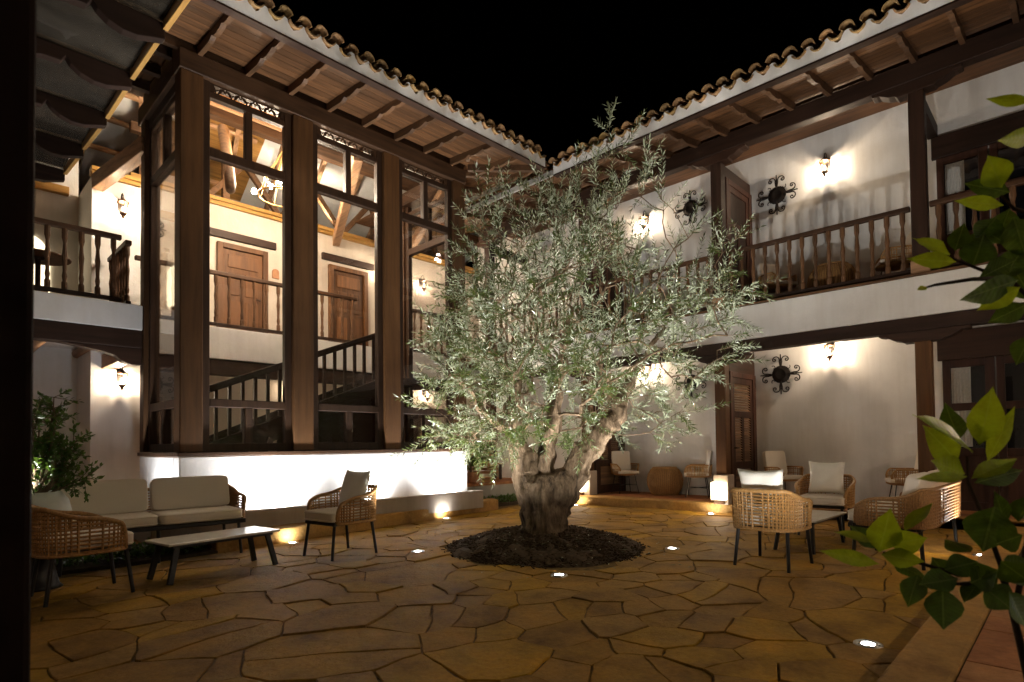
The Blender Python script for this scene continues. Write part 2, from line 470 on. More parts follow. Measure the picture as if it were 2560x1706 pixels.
for i, (poly, tags) in cells.items():
    n = len(poly); c = sum(poly, Vector((0, 0)))/n
    area = 0.5*abs(sum(poly[k].x*poly[(k+1) % n].y-poly[(k+1) % n].x*poly[k].y for k in range(n)))
    if area > .26 and rr.random() < .42:
        a = rr.uniform(0, PI); nn = Vector((math.cos(a), math.sin(a))); p = c+Vector((rr.uniform(-.12, .12), rr.uniform(-.12, .12)))
        for s_ in (1, -1):
            q = clip(poly, [0]*n, p, nn*s_, 0)[0]
            if len(q) >= 3: merged.append(q)
    else: merged.append(poly)
def warp(q):
    return Vector((q.x+.06*math.sin(2.3*q.y+1.7*q.x)+.025*math.sin(4.1*q.y-2.9*q.x+1)+.008*math.sin(13*q.y+7*q.x), q.y+.06*math.sin(2.6*q.x-1.3*q.y+2)+.025*math.sin(4.7*q.x+3.3*q.y)+.008*math.sin(12*q.x-8*q.y)))
def cut(poly, p, n): return clip(poly, [0]*len(poly), p, n, 0)[0]
bounds = [(Vector((0, LK(0))), Vector((-0.142, 1)).normalized()), (Vector((RKx(4.75), 4.75)), Vector((1, 0.125)).normalized()),
          (Vector((-1.3, 0)), Vector((-1, 0))), (Vector((0, 0.725)), Vector((0, -1)))]
nst = 0
for poly in merged:
    ring = []
    for k in range(len(poly)):
        a, b = poly[k], poly[(k+1) % len(poly)]; n = max(1, int((b-a).length/.075))
        for m in range(n): ring.append(warp(a.lerp(b, m/n)))
    for bp, bn in bounds:
        if len(ring) >= 3: ring = cut(ring, bp, bn)
    if len(ring) < 3: continue
    c = sum(ring, Vector((0, 0)))/len(ring)
    if (c-MC).length < MR-.1: continue
    ring2 = []
    for q in ring:
        dm = q-MC
        if dm.length < MR: q = MC+dm.normalized()*MR
        ring2.append(q)
    ring = ring2
    c = sum(ring, Vector((0, 0)))/len(ring)
    area = 0.5*abs(sum(ring[k].x*ring[(k+1) % len(ring)].y-ring[(k+1) % len(ring)].x*ring[k].y for k in range(len(ring))))
    if area < 0.02: continue
    n = len(ring)
    nrm = []
    for k in range(n):
        e = ring[(k+1) % n]-ring[k-1]
        nrm.append(Vector((-e.y, e.x)).normalized() if e.length > 1e-6 else Vector((0, 0)))
    gap = rr.uniform(0.001, 0.004)
    tz = rr.uniform(-0.006, 0.006); tl = Vector((rr.uniform(-.013, .013), rr.uniform(-.013, .013)))
    zf = lambda q: tz+tl.dot(q-c)
    jit = [max(0, rr.gauss(.002, .004)) for _ in range(n)]
    I = lambda k, d: ring[k]+nrm[k]*(d+jit[k])-c
    mb = MB()
    a = [(*I(k, gap), -0.05) for k in range(n)]
    b = [(*I(k, gap+.001), zf(ring[k])-0.005) for k in range(n)]
    e = [(*I(k, gap+.005), zf(ring[k])) for k in range(n)]
    mb.add(a+b+e, [(k, (k+1) % n, n+(k+1) % n, n+k) for k in range(n)]+[(n+k, n+(k+1) % n, 2*n+(k+1) % n, 2*n+k) for k in range(n)]+[tuple(range(2*n, 3*n))])
    ob('flagstone', mb, MT['stone'], pav, (c.x, c.y, 0)); nst += 1
structure('joint_bed', MB().box(-1.3, 10.6, 0.72, 8.8, -0.019, -0.012), MT['joint'])

# --- kerbs and walkways
def wavy(pts, step=0.25, amp=0.008, seed=1):
    r = random.Random(seed); out = []
    for (x0, y0), (x1, y1) in zip(pts[:-1], pts[1:]):
        n = max(1, int(math.hypot(x1-x0, y1-y0)/step))
        for k in range(n): out.append((x0+(x1-x0)*k/n+r.uniform(-amp, amp), y0+(y1-y0)*k/n+r.uniform(-amp, amp)))
    out.append(pts[-1]); return out
kb = MB().prism(wavy([(2.6, LK(2.6)+.03), (7.0, LK(7.0)+.02), (8.2, LK(8.2)-0.02)])+[(8.35, 8.75), (2.6, 8.75)], 'z', -0.05, 0.19)
structure('bay_kerb', kb, MT['kerb'], bev=0.02)
kb = MB().prism(wavy([(RKx(-1)+.0, -1.0), (RKx(4.75), 4.75), (RKx(9.2), 9.2)])+[(XR+.1, 9.2), (XR+.1, -1.0)], 'z', -0.05, 0.165)
structure('arcade_kerb', kb, MT['kerb'], bev=0.02)
structure('arcade_walkway', MB().box(XR+.1, 12.4, -1.0, 12.9, -0.05, 0.161), MT['terra'])
structure('near_kerb', MB().box(-1.5, 9.9, 0.45, 0.715, -0.05, 0.17), MT['kerb'], bev=0.02)
nw = bpy.data.objects.new('near_walkway', None); COL.objects.link(nw); nw['kind'] = 'structure'
for a in range(14):
    for b in range(3):
        ob('floor_tile', MB().box(-0.172, 0.172, -0.172, 0.172, -0.03, 0.0), MT['terra'], nw, (2.2+0.35*a, 0.27-0.35*b, 0.163+rr.uniform(-.002, .002)), bev=0.006)
structure('near_walkway_bed', MB().box(-3, 10, -4, 0.449, -0.05, 0.150), MT['soil'])
# raised terrace in the far corner
structure('corner_terrace', MB().box(7.75, 10.35, 9.3, 12.9, -0.05, 0.40), MT['greywall'])
structure('corner_terrace_floor', MB().box(7.72, 10.38, 9.26, 12.9, 0.404, 0.46), MT['terra'], bev=0.01)
structure('corner_bed', MB().box(7.6, 9.9, 8.75, 9.26, -0.05, 0.06), MT['soil'])
structure('gallery_ground_floor', MB().box(-3.0, 7.75, 9.0, 13.2, -0.05, 0.161), MT['terra'])
structure('sofa_bed', MB().box(-1.5, 2.6, 7.62, 9.0, -0.05, 0.03), MT['soil'])

# ================================================================== glazed bay (left wing)
bay = thing('glazed_wing', 'white plastered wing with a tall wooden glazed bay over a floodlit base wall', 'building')
ob('base_wall', MB().box(X0, X1, YL, YL+0.25, 0.1, 1.18).box(X0, X0+.25, YL+.25, 10.6, 0.1, 1.18).box(X1-.25, X1, YL+.25, 10.6, 0.1, 1.18), MT['white'], bay, bev=0.012)
ob('low_ledge', MB().box(X0-0.44, X1+0.02, YL-0.44, YL-0.34, 0.1, 0.43).box(X0-.44, X0-0.34, YL-.34, 10.3, 0.1, 0.43), MT['plinth'], bay, bev=0.012)
ob('sill', MB().box(X0-.03, X1+.03, YL-.03, YL+.20, 1.183, 1.235).box(X0-.03, X0+.16, YL+.2, 10.6, 1.183, 1.235), MT['bay_x'], bay, bev=0.006)
for a, b in ((2.45, 2.74), (4.03, 4.36), (5.68, 6.00), (7.27, 7.55)):
    ob('post', MB().box(a, b, YL+.0, YL+.26, 1.24, 6.48), MT['bay_z'], bay, bev=0.012)
ob('post', MB().box(X0, X0+.22, 10.38, 10.6, 1.24, 6.48), MT['bay_z'], bay, bev=0.012)
ob('post', MB().box(X1-.22, X1, 10.38, 10.6, 1.24, 6.48), MT['bay_z'], bay, bev=0.012)
ob('head_beam', MB().box(X0-.02, X1+.02, YL-.02, YL+.28, 6.48, 6.76), MT['bay_x'], bay, bev=0.012)
ob('frieze_board', MB().box(X0-1.4, X1+.02, YL+.05, YL+.12, 6.765, 6.99), MT['bay_x'], bay)
ob('frieze_board', MB().box(X0+.05, X0+.12, YL+.13, 10.7, 6.765, 7.1), MT['bay_y'], bay)
ob('head_beam', MB().box(X0-.02, X0+.26, YL+.28, 10.7, 6.48, 6.76), MT['bay_y'], bay, bev=0.012)
ob('head_beam', MB().box(X1-.26, X1+.02, YL+.28, 11.4, 6.48, 6.76), MT['bay_y'], bay, bev=0.012)
# window frames (each with its panes and carved panel)
ZB = (1.24, 1.34, 1.87, 1.98, 5.41, 5.54, 6.26, 6.34)
def window(o, x0, x1, place, carved=True, mids=True):
    """frame drawn in its own (u, z) plane and set in place by `place`"""
    e = bpy.data.objects.new('window_frame', None)
    f = MB(); xm = (x0+x1)/2; d0, d1 = -0.0, 0.11
    bars = [(x0, x0+.10, 1.24, 6.48), (x1-.10, x1, 1.24, 6.48)]
    a, b = x0+.10, x1-.10
    bars += [(a, b, 1.24, 1.36), (a, b, 1.87, 1.985), (a, b, 5.41, 5.54), (a, b, 6.26, 6.345)]
    bars += [(xm-.055, xm+.055, 1.36, 1.87), (xm-.05, xm+.05, 5.54, 6.26)]
    for i, (p, q, z0, z1) in enumerate(bars):
        k = 0.003*(i % 3)
        f.box(p, q, d0+k, d1-k, z0, z1)
    fr = ob('window_frame', f, MT['frame'], o, bev=0.008); bpy.data.objects.remove(e)
    fr.matrix_local = place
    for p, q, z0, z1 in ((a, xm-.055, 1.36, 1.87), (xm+.055, b, 1.36, 1.87), (a, b, 1.985, 5.41), (a, xm-.05, 5.54, 6.26), (xm+.05, b, 5.54, 6.26)):
        ob('pane', MB().box(p, q, 0.05, 0.058, z0, z1), MT['glass'], fr)
    if carved:
        c = MB()
        c.box(a, b, 0.03, 0.07, 6.345, 6.362).box(a, b, 0.03, 0.07, 6.462, 6.48)
        n = int((b-a)/0.19)
        for k in range(n):
            u = a+(b-a)*(k+.5)/n; w = (b-a)/n
            for s in (-1, 1):
                c.tube(spiral((u+s*w*.27, 6.41), .052, .014, PI/2-s*PI/2, PI/2-s*PI/2+s*4.6, 12, 'xz', 0.05), .011, 5)
                c.tube([(u, .05, 6.352), (u+s*w*.16, .05, 6.40), (u+s*w*.44, .05, 6.47)], .011, 5)
            c.lathe([(0.0, -.0), (.022, .008), (.022, .02), (0, .03)], 8, (u, .05, 6.40), False)
        c.box(a-.09, a+.06, 0.02, .08, 6.30, 6.48).box(b-.06, b+.09, 0.02, .08, 6.30, 6.48)
        ob('carved_panel', c, MT['bay_x'], fr)
    return fr
I4 = Matrix.Identity(4)
for a, b in ((2.745, 4.025), (4.365, 5.675), (6.005, 7.265)):
    window(bay, a, b, Matrix.Translation((0, YL+.06, 0)))
ret = Matrix(((0, 1, 0, X0+.06), (1, 0, 0, 0), (0, 0, 1, 0), (0, 0, 0, 1)))
window(bay, YL+.265, 10.375, ret, False)
ret2 = Matrix(((0, 1, 0, X1-.17), (1, 0, 0, 0), (0, 0, 1, 0), (0, 0, 0, 1)))
window(bay, YL+.265, 10.375, ret2, False)
ob('beam_panel', MB().box(X0+.05, X0+.10, YL+.265, 10.375, 6.345, 6.48), MT['dark_y'], bay)

# interior: gallery, walls, doors, ceiling
YW, YG = 12.9, 11.4
ob('inner_wall', MB().box(2.78, 13.0, YW, YW+.3, 0.16, 6.42), MT['cream'], bay)
ob('inner_wall', MB().box(2.05, 2.78, 12.0, YW+.3, 0.16, 6.0), MT['white'], bay)
ob('inner_wall', MB().box(-3.0, 2.05, 13.2, 13.5, 0.16, 6.9), MT['white'], bay)
ob('wall_plate', MB().box(2.79, 13.0, YW-.06, YW+.1, 6.424, 6.50).box(2.79, 13.0, YW-.10, YW+.1, 6.503, 6.58), MT['gold_x'], bay, bev=0.006)
ob('wall_plate', MB().box(2.03, 2.76, 11.94, 12.1, 6.004, 6.07).box(2.03, 2.76, 11.90, 12.1, 6.073, 6.14), MT['gold_x'], bay, bev=0.006)
ob('wall_plate', MB().box(-3.0, 1.9, 13.1, 13.3, 5.95, 6.10), MT['gold_x'], bay, bev=0.006)
# gallery floor and its plastered edge
ob('gallery_floor', MB().box(2.46, 13.0, YG, YW, FL-.18, FL), MT['soffit_x'], bay)
ob('gallery_edge', MB().box(2.70, XR-.5, YG-.12, YG-.002, 2.93, FL+.02), MT['white'], bay, bev=0.01)
ob('gallery_beam', MB().box(2.70, XR-.5, YG-.10, YG+.12, 2.64, 2.927), MT['dark_x'], bay, bev=0.01)
ob('gallery_floor', MB().box(-3.0, 2.44, 10.52, 13.2, FL-.18, FL+.0), MT['soffit_x'], bay)
ob('gallery_edge', MB().box(-3.0, 2.44, 10.40, 10.518, 3.14, FL+.03), MT['white'], bay, bev=0.01)
ob('gallery_beam', MB().box(-3.0, 2.44, 10.42, 10.66, 2.86, 3.137), MT['dark_x'], bay, bev=0.01)
ob('gallery_beam', MB().box(2.20, 2.42, 10.67, 12.0, 2.68, 2.92), MT['tan_y'], bay, bev=0.01)
ob('ground_ceiling', MB().box(-3.0, 2.44, 10.67, 13.2, 3.14, 3.30), MT['white'], bay)
ob('ground_ceiling', MB().box(2.46, 13.0, YG+.13, YW, 3.0, 3.30), MT['white'], bay)
for x in (0.6, 1.35, 2.05):
    ob('round_joist', MB().tube([(x, 10.68, 3.06), (x, 13.2, 3.06)], .085, 10), MT['tan_y'], bay, smooth=True)
for x in (3.4, 4.5, 5.6, 6.7, 7.8, 8.9, 10.0):
    ob('round_joist', MB().tube([(x, YG+.14, 2.93), (x, YW, 2.93)], .085, 10), MT['tan_y'], bay, smooth=True)
cb = MB().prism([(1.35, 2.86), (2.44, 2.86), (2.44, 2.60), (2.30, 2.60), (2.18, 2.64), (2.10, 2.72), (1.95, 2.77), (1.75, 2.80), (1.5, 2.84)], 'y', 10.45, 10.63)
ob('corbel', cb, MT['dark_x'], bay, bev=0.008)
# doors
def panel_door(parent, x0, x1, z0, z1, y, mat, lintel=True, thick=0.06, lin=None):
    d = MB(); w = .10
    d.box(x0, x0+.11, y-.10, y, z0, z1).box(x1-.11, x1, y-.10, y, z0, z1).box(x0+.11, x1-.11, y-.10, y, z1-.11, z1)
    dr = ob('door', d, mat, parent, bev=0.008)
    a, b, t = x0+.115, x1-.115, z1-.115
    lf = MB().box(a, b, y-.045, y-.002, z0+.01, t)
    leaf = ob('door_leaf', lf, mat, dr)
    m = (a+b)/2; h = t-z0
    for (p, q, u, v) in ((a+.10, m-.05, .52, .76), (m+.05, b-.10, .52, .76), (a+.10, b-.10, .81, .95), (a+.10, m-.05, .07, .46), (m+.05, b-.10, .07, .46)):
        ob('door_panel', MB().box(p, q, y-.066, y-.046, z0+u*h, z0+v*h), mat, dr, bev=0.012)
    ob('handle', MB().tube([(b-.06, y-.05, z0+1.02), (b-.06, y-.10, z0+1.02), (b-.16, y-.10, z0+1.02)], .011, 6), MT['iron'], dr)
    if lintel: ob('lintel', MB().box(x0-.16, x1+.20, y-.07, y+.05, z1+.10, z1+.26), MT['dark_x'], parent, bev=0.01)
    return dr
panel_door(bay, 4.36, 5.42, FL, 5.64, YW-.002, MT['door'])
panel_door(bay, 6.90, 7.96, FL, 5.70, YW-.002, MT['door'])
panel_door(bay, 9.0-.2, 9.0+.6, 0.165, 2.3, YW-.002, MT['door_dark'], False)
ob('door_chime', MB().prism([(5.54, 5.10), (5.70, 5.10), (5.70, 5.24)]+[(5.62+.08*math.cos(a), 5.24+.08*math.sin(a)) for a in (0.4, 0.9, 1.57, 2.2, 2.7)]+[(5.54, 5.24)], 'y', YW-.03, YW-.002), MT['clay'], bay, bev=0.005)
# roof structure inside: far slope of white plaster with rafters, bamboo part, lattice truss
Z1, Y1, YE = 8.35, 12.5, 17.0
zs = lambda y: Z1-0.36*(y-Y1)
zn = lambda y: 6.98+0.35*(y-YL)
ob('ceiling_slope', MB().add([(2.4, Y1, Z1), (13, Y1, Z1), (13, YE, zs(YE)), (2.4, YE, zs(YE)), (2.4, Y1, Z1+.1), (13, Y1, Z1+.1), (13, YE, zs(YE)+.1), (2.4, YE, zs(YE)+.1)],
   [(0, 3, 2, 1), (4, 5, 6, 7), (0, 1, 5, 4), (1, 2, 6, 5), (2, 3, 7, 6), (3, 0, 4, 7)]), MT['white'], bay)
ob('ceiling_slope', MB().add([(X0, YL, zn(YL)), (13, YL, zn(YL)), (13, Y1, zn(Y1)), (X0, Y1, zn(Y1)), (X0, YL, zn(YL)+.1), (13, YL, zn(YL)+.1), (13, Y1, zn(Y1)+.1), (X0, Y1, zn(Y1)+.1)],
   [(0, 3, 2, 1), (4, 5, 6, 7), (0, 1, 5, 4), (1, 2, 6, 5), (2, 3, 7, 6), (3, 0, 4, 7)]), MT['white'], bay)
ob('bamboo_panel', MB().add([(4.3, 9.6, zn(9.6)-.02), (5.6, 9.6, zn(9.6)-.02), (5.6, Y1-.1, zn(Y1-.1)-.02), (3.7, Y1-.1, zn(Y1-.1)-.02)], [(0, 3, 2, 1)]), MT['bamboo'], bay)
for y in (9.3, 10.0, 10.7, 11.4, 12.1):
    ob('purlin', MB().tube([(X0, y, zn(y)-.07), (5.4, y, zn(y)-.07)], .06, 8), MT['tan_x'], bay)
ob('end_wall', MB().box(2.4, 13, YE-.05, YE, 5.8, 7.0), MT['white'], bay)
ob('bamboo_panel', MB().add([(3.6, Y1+.1, zs(Y1+.1)-.02), (5.35, Y1+.1, zs(Y1+.1)-.02), (5.6, Y1+2.4, zs(Y1+2.4)-.02), (4.7, Y1+2.4, zs(Y1+2.4)-.02)], [(0, 1, 2, 3)]), MT['bamboo'], bay)
for x in (2.9, 3.7, 4.7, 5.7, 6.7, 7.7, 8.7, 9.8):
    ob('roof_rafter', MB().beam((x, Y1, zs(Y1)-.09), (x+1.0, YE-.1, zs(YE-.1)-.09), .10, .15), MT['tan_y'], bay, bev=0.01)
for y in (12.9, 13.6, 14.4):
    ob('purlin', MB().tube([(2.4, y, zs(y)-.12), (5.2, y, zs(y)-.12)], .06, 8), MT['tan_x'], bay)
ob('ridge_beam', MB().box(2.4, 13, Y1-.1, Y1+.1, Z1-.30, Z1-.06), MT['raft_x'], bay, bev=0.01)
ob('truss_chord', MB().box(2.8, 13, YW-.06, YW+.08, 7.42, 7.60), MT['raft_x'], bay, bev=0.01)
k = 0
for x in np.arange(3.0, 12.4, 0.78):
    s = 1 if k % 2 == 0 else -1; k += 1
    ob('truss_web', MB().beam((x-.34*s, YW+.01, 6.60), (x+.34*s, YW+.01, 7.43), .10, .12), MT['raft_y'], bay, bev=0.008)
for x in (4.55, 6.15, 8.2):
    ob('truss_post', MB().box(x-.07, x+.07, YW-.05, YW+.07, 6.59, 7.415), MT['raft_y'], bay, bev=0.008)
ob('tie_beam', MB().beam((7.1, 12.85, 6.30), (5.35, 8.9, 6.42), .17, .24), MT['tan_y'], bay, bev=0.015)
ob('tie_beam', MB().beam((2.12, 12.0, 5.88), (2.50, 10.45, 6.10), .18, .26), MT['tan_y'], bay, bev=0.015)
ob('tie_beam', MB().beam((9.1, 12.85, 6.30), (7.30, 8.9, 6.42), .15, .20), MT['tan_y'], bay, bev=0.015)
ob('log_brace', MB().tube([(3.36, 9.35, 5.28), (3.37, 9.36, 5.31), (3.42, 9.5, 5.5), (3.62, 10.2, 6.25), (3.9, 11.2, 7.2)], [.03, .07, .085, .09, .095], 12), MT['tan_y'], bay, smooth=True)
ob('plank_wall', MB().box(3.0, 4.3, 13.1, 13.2, 6.59, 8.0), MT['raft_y'], bay)
# stair inside the bay
st = thing('staircase', 'dark wooden staircase rising to the gallery behind the bay glass', 'staircase')
sa, sb = Vector((2.75, 9.95, 1.08)), Vector((6.75, 9.95, 2.70))
sl_ = (sb.z-sa.z)/(sb.x-sa.x)
for dy in (-.02, 1.12):
    ob('stringer', MB().prism([(sa.x, sa.z-.30), (sb.x, sb.z-.32), (sb.x, sb.z+.06), (sa.x, sa.z+.08)], 'y', sa.y+dy, sa.y+dy+.07), MT['black_x'], st, bev=0.006)
for k in range(12):
    x = sa.x+.1+k*.322; z = sa.z-.05+k*.322*sl_
    ob('tread', MB().box(x, x+.34, sa.y+.055, sa.y+1.115, z, z+.045), MT['dark_x'], st)
ob('landing', MB().box(6.75, 7.35, 9.95, 11.27, 2.56, 2.70), MT['dark_x'], st)
ob('landing', MB().box(2.75, 3.3, 9.2, 9.93, .80, .92), MT['dark_x'], st)
ob('handrail', MB().beam((sa.x, sa.y+.02, sa.z+.95), (sb.x, sb.y+.02, sb.z+.95), .08, .11), MT['dark_x'], st, bev=0.01)
for k in range(19):
    x = sa.x+.2+k*.21; z = sa.z+(x-sa.x)*sl_
    ob('baluster', MB().beam((x, sa.y+.02, z+.08), (x, sa.y+.02, z+.90), .05, .05, (0, 1, 0)), MT['dark_z'], st)
ob('brace', MB().beam((3.55, 9.95, .20), (4.25, 9.95, 1.45), .10, .12, (0, 1, 0)), MT['dark_z'], st, bev=0.008)
ob('newel', MB().box(6.80, 6.94, 9.93, 10.07, 3.5, 4.55).box(6.77, 6.97, 9.90, 10.10, 4.553, 4.70), MT['dark_z'], st, bev=0.01)
ob('understair_panel', MB().prism([(4.4, 0.17), (6.72, 0.17), (6.72, 2.38), (4.4, 1.45)], 'y', 10.02, 10.05), MT['black_x'], st)

# near wing, behind the viewpoint: only its walls
nearw = thing('veranda_wing', 'white plastered wing behind the viewpoint with an open veranda', 'building')
ob('back_wall', MB().box(-3.2, 12.5, -2.6, -2.3, 0.0, 6.6), MT['white'], nearw)
ob('side_wall', MB().box(-3.2, -2.9, -2.3, 9.0, 0.0, 4.8), MT['white'], nearw)
# ================================================================== eaves
PITCH_T = 0.244
YF, XF = 7.2, 8.6
def tile_mesh(kind):
    mb = MB(); n = 8; L = 0.46; th = 0.016
    if kind == 'cover': c, r0, a0, a1 = 0.072, 0.092, 0.06, PI-0.06
    else: c, r0, a0, a1 = 0.105, 0.098, PI+0.30, 2*PI-0.30
    vs = []
    for k, (yy, s, dz) in enumerate(((0, 1.0, 0), (L, 0.86, 0.10))):
        for rad in (r0*s, r0*s-th):
            for i in range(n+1):
                a = a0+(a1-a0)*i/n; vs.append((rad*math.cos(a), yy, c+dz+rad*math.sin(a)))
    m = n+1; f = []
    for i in range(n):
        f += [(i, i+1, m+i+1, m+i), (2*m+i, 3*m+i, 3*m+i+1, 2*m+i+1), (i, 2*m+i, 2*m+i+1, i+1), (m+i, m+i+1, 3*m+i+1, 3*m+i)]
    f += [(0, m, 3*m, 2*m), (n, 2*m+n, 3*m+n, m+n)]
    mb.add(vs, f); mb.smooth = False
    return fixn(mb.mesh('roof_tile', MT['tile']))
COVER, PAN = tile_mesh('cover'), tile_mesh('pan')
def eave(parent, length, place, zbot, ztop, skip=0.0):
    """local frame: u along the eave from 0, v inwards, z up; place maps it to the world"""
    f = MB(); top = []
    n = int(length/PITCH_T)
    for k in range(n):
        u = k*PITCH_T
        for du, dz in ((0.0, 0.128), (0.035, 0.118), (0.062, 0.085), (0.085, 0.022), (0.122, 0.0), (0.159, 0.022), (0.182, 0.085), (0.209, 0.118)):
            top.append((u+du, ztop+dz))
    top.append((n*PITCH_T, ztop+.12))
    f.prism([(0, zbot), (n*PITCH_T, zbot)]+top[::-1], 'y', 0.0, 0.07)
    fo = ob('fascia', f, MT['white'], parent); fo.matrix_local = place
    fo = ob('drip_board', MB().box(0, n*PITCH_T, -0.004, 0.12, zbot-.028, zbot-.002), MT['dark_x'], parent); fo.matrix_local = place
    r = random.Random(3)
    for k in range(n):
        for me, u, dz in ((COVER, k*PITCH_T, 0.055), (PAN, k*PITCH_T+PITCH_T/2, -0.002)):
            o = ob('roof_tile', me, None, parent)
            o.matrix_local = place @ Matrix.Translation((u+r.uniform(-.006, .006), -0.052+r.uniform(-.03, .02), ztop+dz+r.uniform(-.010, .012))) @ Matrix.Rotation(r.uniform(-.08, .08), 4, 'Z') @ Matrix.Rotation(r.uniform(-.10, .10), 4, 'Y') @ Matrix.Scale(r.uniform(.93, 1.08), 4)
# --- left eave (over the bay)
le = Matrix.Translation((0.33, YF, 0))
eave(bay, XF-0.33+.02, le, 6.62, 6.735)
def scroll_rafter(L, drop, h=0.125):
    """profile in (v, z): v = 0 at the wall beam, L at the fascia; top line falls by drop"""
    tz = lambda v: -drop*v/L
    low = [(0, -h), (0.33*L, -h), (0.37*L, -h*.88), (0.42*L, -h*.60), (0.46*L, -h*.86), (0.54*L, -h*.95), (0.63*L, -h*.82), (0.70*L, -h*.58), (0.74*L, -h*.80), (0.82*L, -h*.86), (0.91*L, -h*.74), (L, -h*.70)]
    return [(0, 0)]+[(L, tz(L))]+[(v, tz(v)+z) for v, z in low[::-1]]
pl = scroll_rafter(YL-YF-.07, 0.12)
xs = [0.75+0.645*k for k in range(13)]
rm = MB().prism(pl, 'x', -0.032, 0.032)
rm_l = None
for x in xs:
    if rm_l is None:
        o = ob('rafter', rm, MT['raft_y'], bay); rm_l = o.data
    else: o = ob('rafter', rm_l, None, bay)
    o.matrix_local = Matrix.Translation((x, YL, 6.865)) @ Matrix(((1, 0, 0, 0), (0, -1, 0, 0), (0, 0, 1, 0), (0, 0, 0, 1)))
nr = 9
for k in range(nr):
    v0 = k*(YL-YF-.07)/nr; v1 = (k+1)*(YL-YF-.07)/nr-.006
    z0, z1 = 6.868-0.12*v0/1.33, 6.868-0.12*v1/1.33
    ob('soffit_board', MB().add([(-.2, YL-v0, z0), (XF, YL-v0, z0), (XF, YL-v1, z1), (-.2, YL-v1, z1), (-.2, YL-v0, z0+.02), (XF, YL-v0, z0+.02), (XF, YL-v1, z1+.02), (-.2, YL-v1, z1+.02)],
       [(0, 1, 2, 3), (7, 6, 5, 4), (0, 4, 5, 1), (1, 5, 6, 2), (2, 6, 7, 3), (3, 7, 4, 0)]), MT['soffit_x'], bay)
# side overhang of the bay, boards along Y
for k in range(-16, 9):
    x = 1.02+k*.16
    ob('soffit_board', MB().box(x, x+.154, YL+.004, 10.55, 6.872+k*.004, 6.892+k*.004), MT['soffit_y'], bay)
for y in (8.95, 9.5, 10.05):
    o = ob('rafter', MB().box(1.05, 2.43, y-.05, y+.05, 6.74, 6.868), MT['dark_x'], bay)
for k in range(7):
    x = X1+.03+k*.155
    ob('soffit_board', MB().box(x, x+.149, YL+.004, 12.8, 6.872, 6.892), MT['soffit_y'], bay)
# hip rafters in the inner corner
for (a, b) in (((7.6, 8.55, 6.80), (8.55, 7.35, 6.70)), ((7.6, 8.9, 6.82), (8.55, 8.15, 6.80)), ((7.6, 9.6, 6.82), (8.55, 9.2, 6.80)), ((7.6, 10.4, 6.82), (8.55, 10.2, 6.80))):
    ob('rafter', MB().beam(a, b, .09, .12), MT['raft_x'], bay, bev=0.006)
ob('roof_slab', MB().add([(-.2, YF+.3, 6.90), (9.0, YF+.3, 6.90), (9.0, 12.5, 8.75), (-.2, 12.5, 8.75), (-.2, YF+.3, 6.98), (9.0, YF+.3, 6.98), (9.0, 12.5, 8.85), (-.2, 12.5, 8.85)],
   [(0, 3, 2, 1), (4, 5, 6, 7), (0, 1, 5, 4), (1, 2, 6, 5), (2, 3, 7, 6), (3, 0, 4, 7)]), MT['tile'], bay)
ob('roof_slab', MB().add([(-3, 12.5, 8.75), (13.5, 12.5, 8.75), (13.5, 17.2, 6.95), (-3, 17.2, 6.95), (-3, 12.5, 8.85), (13.5, 12.5, 8.85), (13.5, 17.2, 7.05), (-3, 17.2, 7.05)],
   [(0, 3, 2, 1), (4, 5, 6, 7), (0, 1, 5, 4), (1, 2, 6, 5), (2, 3, 7, 6), (3, 0, 4, 7)]), MT['tile'], bay)

# ================================================================== right wing (arcade with gallery)
arc = thing('arcade_wing', 'white two-storey wing with dark timber posts and a long open gallery', 'building')
re_ = Matrix(((0, 1, 0, XF), (-1, 0, 0, YF-.02), (0, 0, 1, 0), (0, 0, 0, 1)))     # u runs towards -y, v towards +x
eave(arc, YF+1.0, re_, 6.54, 6.655)
ob('fascia_board', MB().box(XF, XF+.05, YF, 9.75, 6.54, 6.64), MT['greywall'], arc)
LR = XR-XF-.07
pr = scroll_rafter(LR, 0.33)
rr_l = None
for k in range(20):
    y = -0.7+0.575*k
    if rr_l is None:
        o = ob('rafter', MB().prism(pr, 'x', -.032, .032), MT['raft_x'], arc); rr_l = o.data
    else: o = ob('rafter', rr_l, None, arc)
    o.matrix_local = Matrix.Translation((XR, y, 7.045)) @ Matrix(((0, -1, 0, 0), (1, 0, 0, 0), (0, 0, 1, 0), (0, 0, 0, 1)))
nr = 12
for k in range(nr):
    v0 = k*LR/nr; v1 = (k+1)*LR/nr-.006
    z0, z1 = 7.048-.33*v0/LR, 7.048-.33*v1/LR
    ob('soffit_board', MB().add([(XR-v0, -1, z0), (XR-v0, 11.2, z0), (XR-v1, 11.2, z1), (XR-v1, -1, z1), (XR-v0, -1, z0+.02), (XR-v0, 11.2, z0+.02), (XR-v1, 11.2, z1+.02), (XR-v1, -1, z1+.02)],
       [(3, 2, 1, 0), (4, 5, 6, 7), (0, 1, 5, 4), (1, 2, 6, 5), (2, 3, 7, 6), (3, 0, 4, 7)]), MT['soffit_y'], arc)
ob('roof_slab', MB().add([(XF+.3, -1, 6.84), (XF+.3, 12.9, 6.84), (16, 12.9, 9.0), (16, -1, 9.0), (XF+.3, -1, 6.92), (XF+.3, 12.9, 6.92), (16, 12.9, 9.1), (16, -1, 9.1)],
   [(0, 3, 2, 1), (4, 5, 6, 7), (0, 1, 5, 4), (1, 2, 6, 5), (2, 3, 7, 6), (3, 0, 4, 7)]), MT['tile'], arc)
ob('back_wall', MB().box(XB, XB+.3, -1.2, 12.8, 0.10, 7.3), MT['white'], arc)
ob('gallery_floor', MB().box(XR+.03, XB, -1.2, 11.2, FR-.15, FR), MT['soffit_y'], arc)
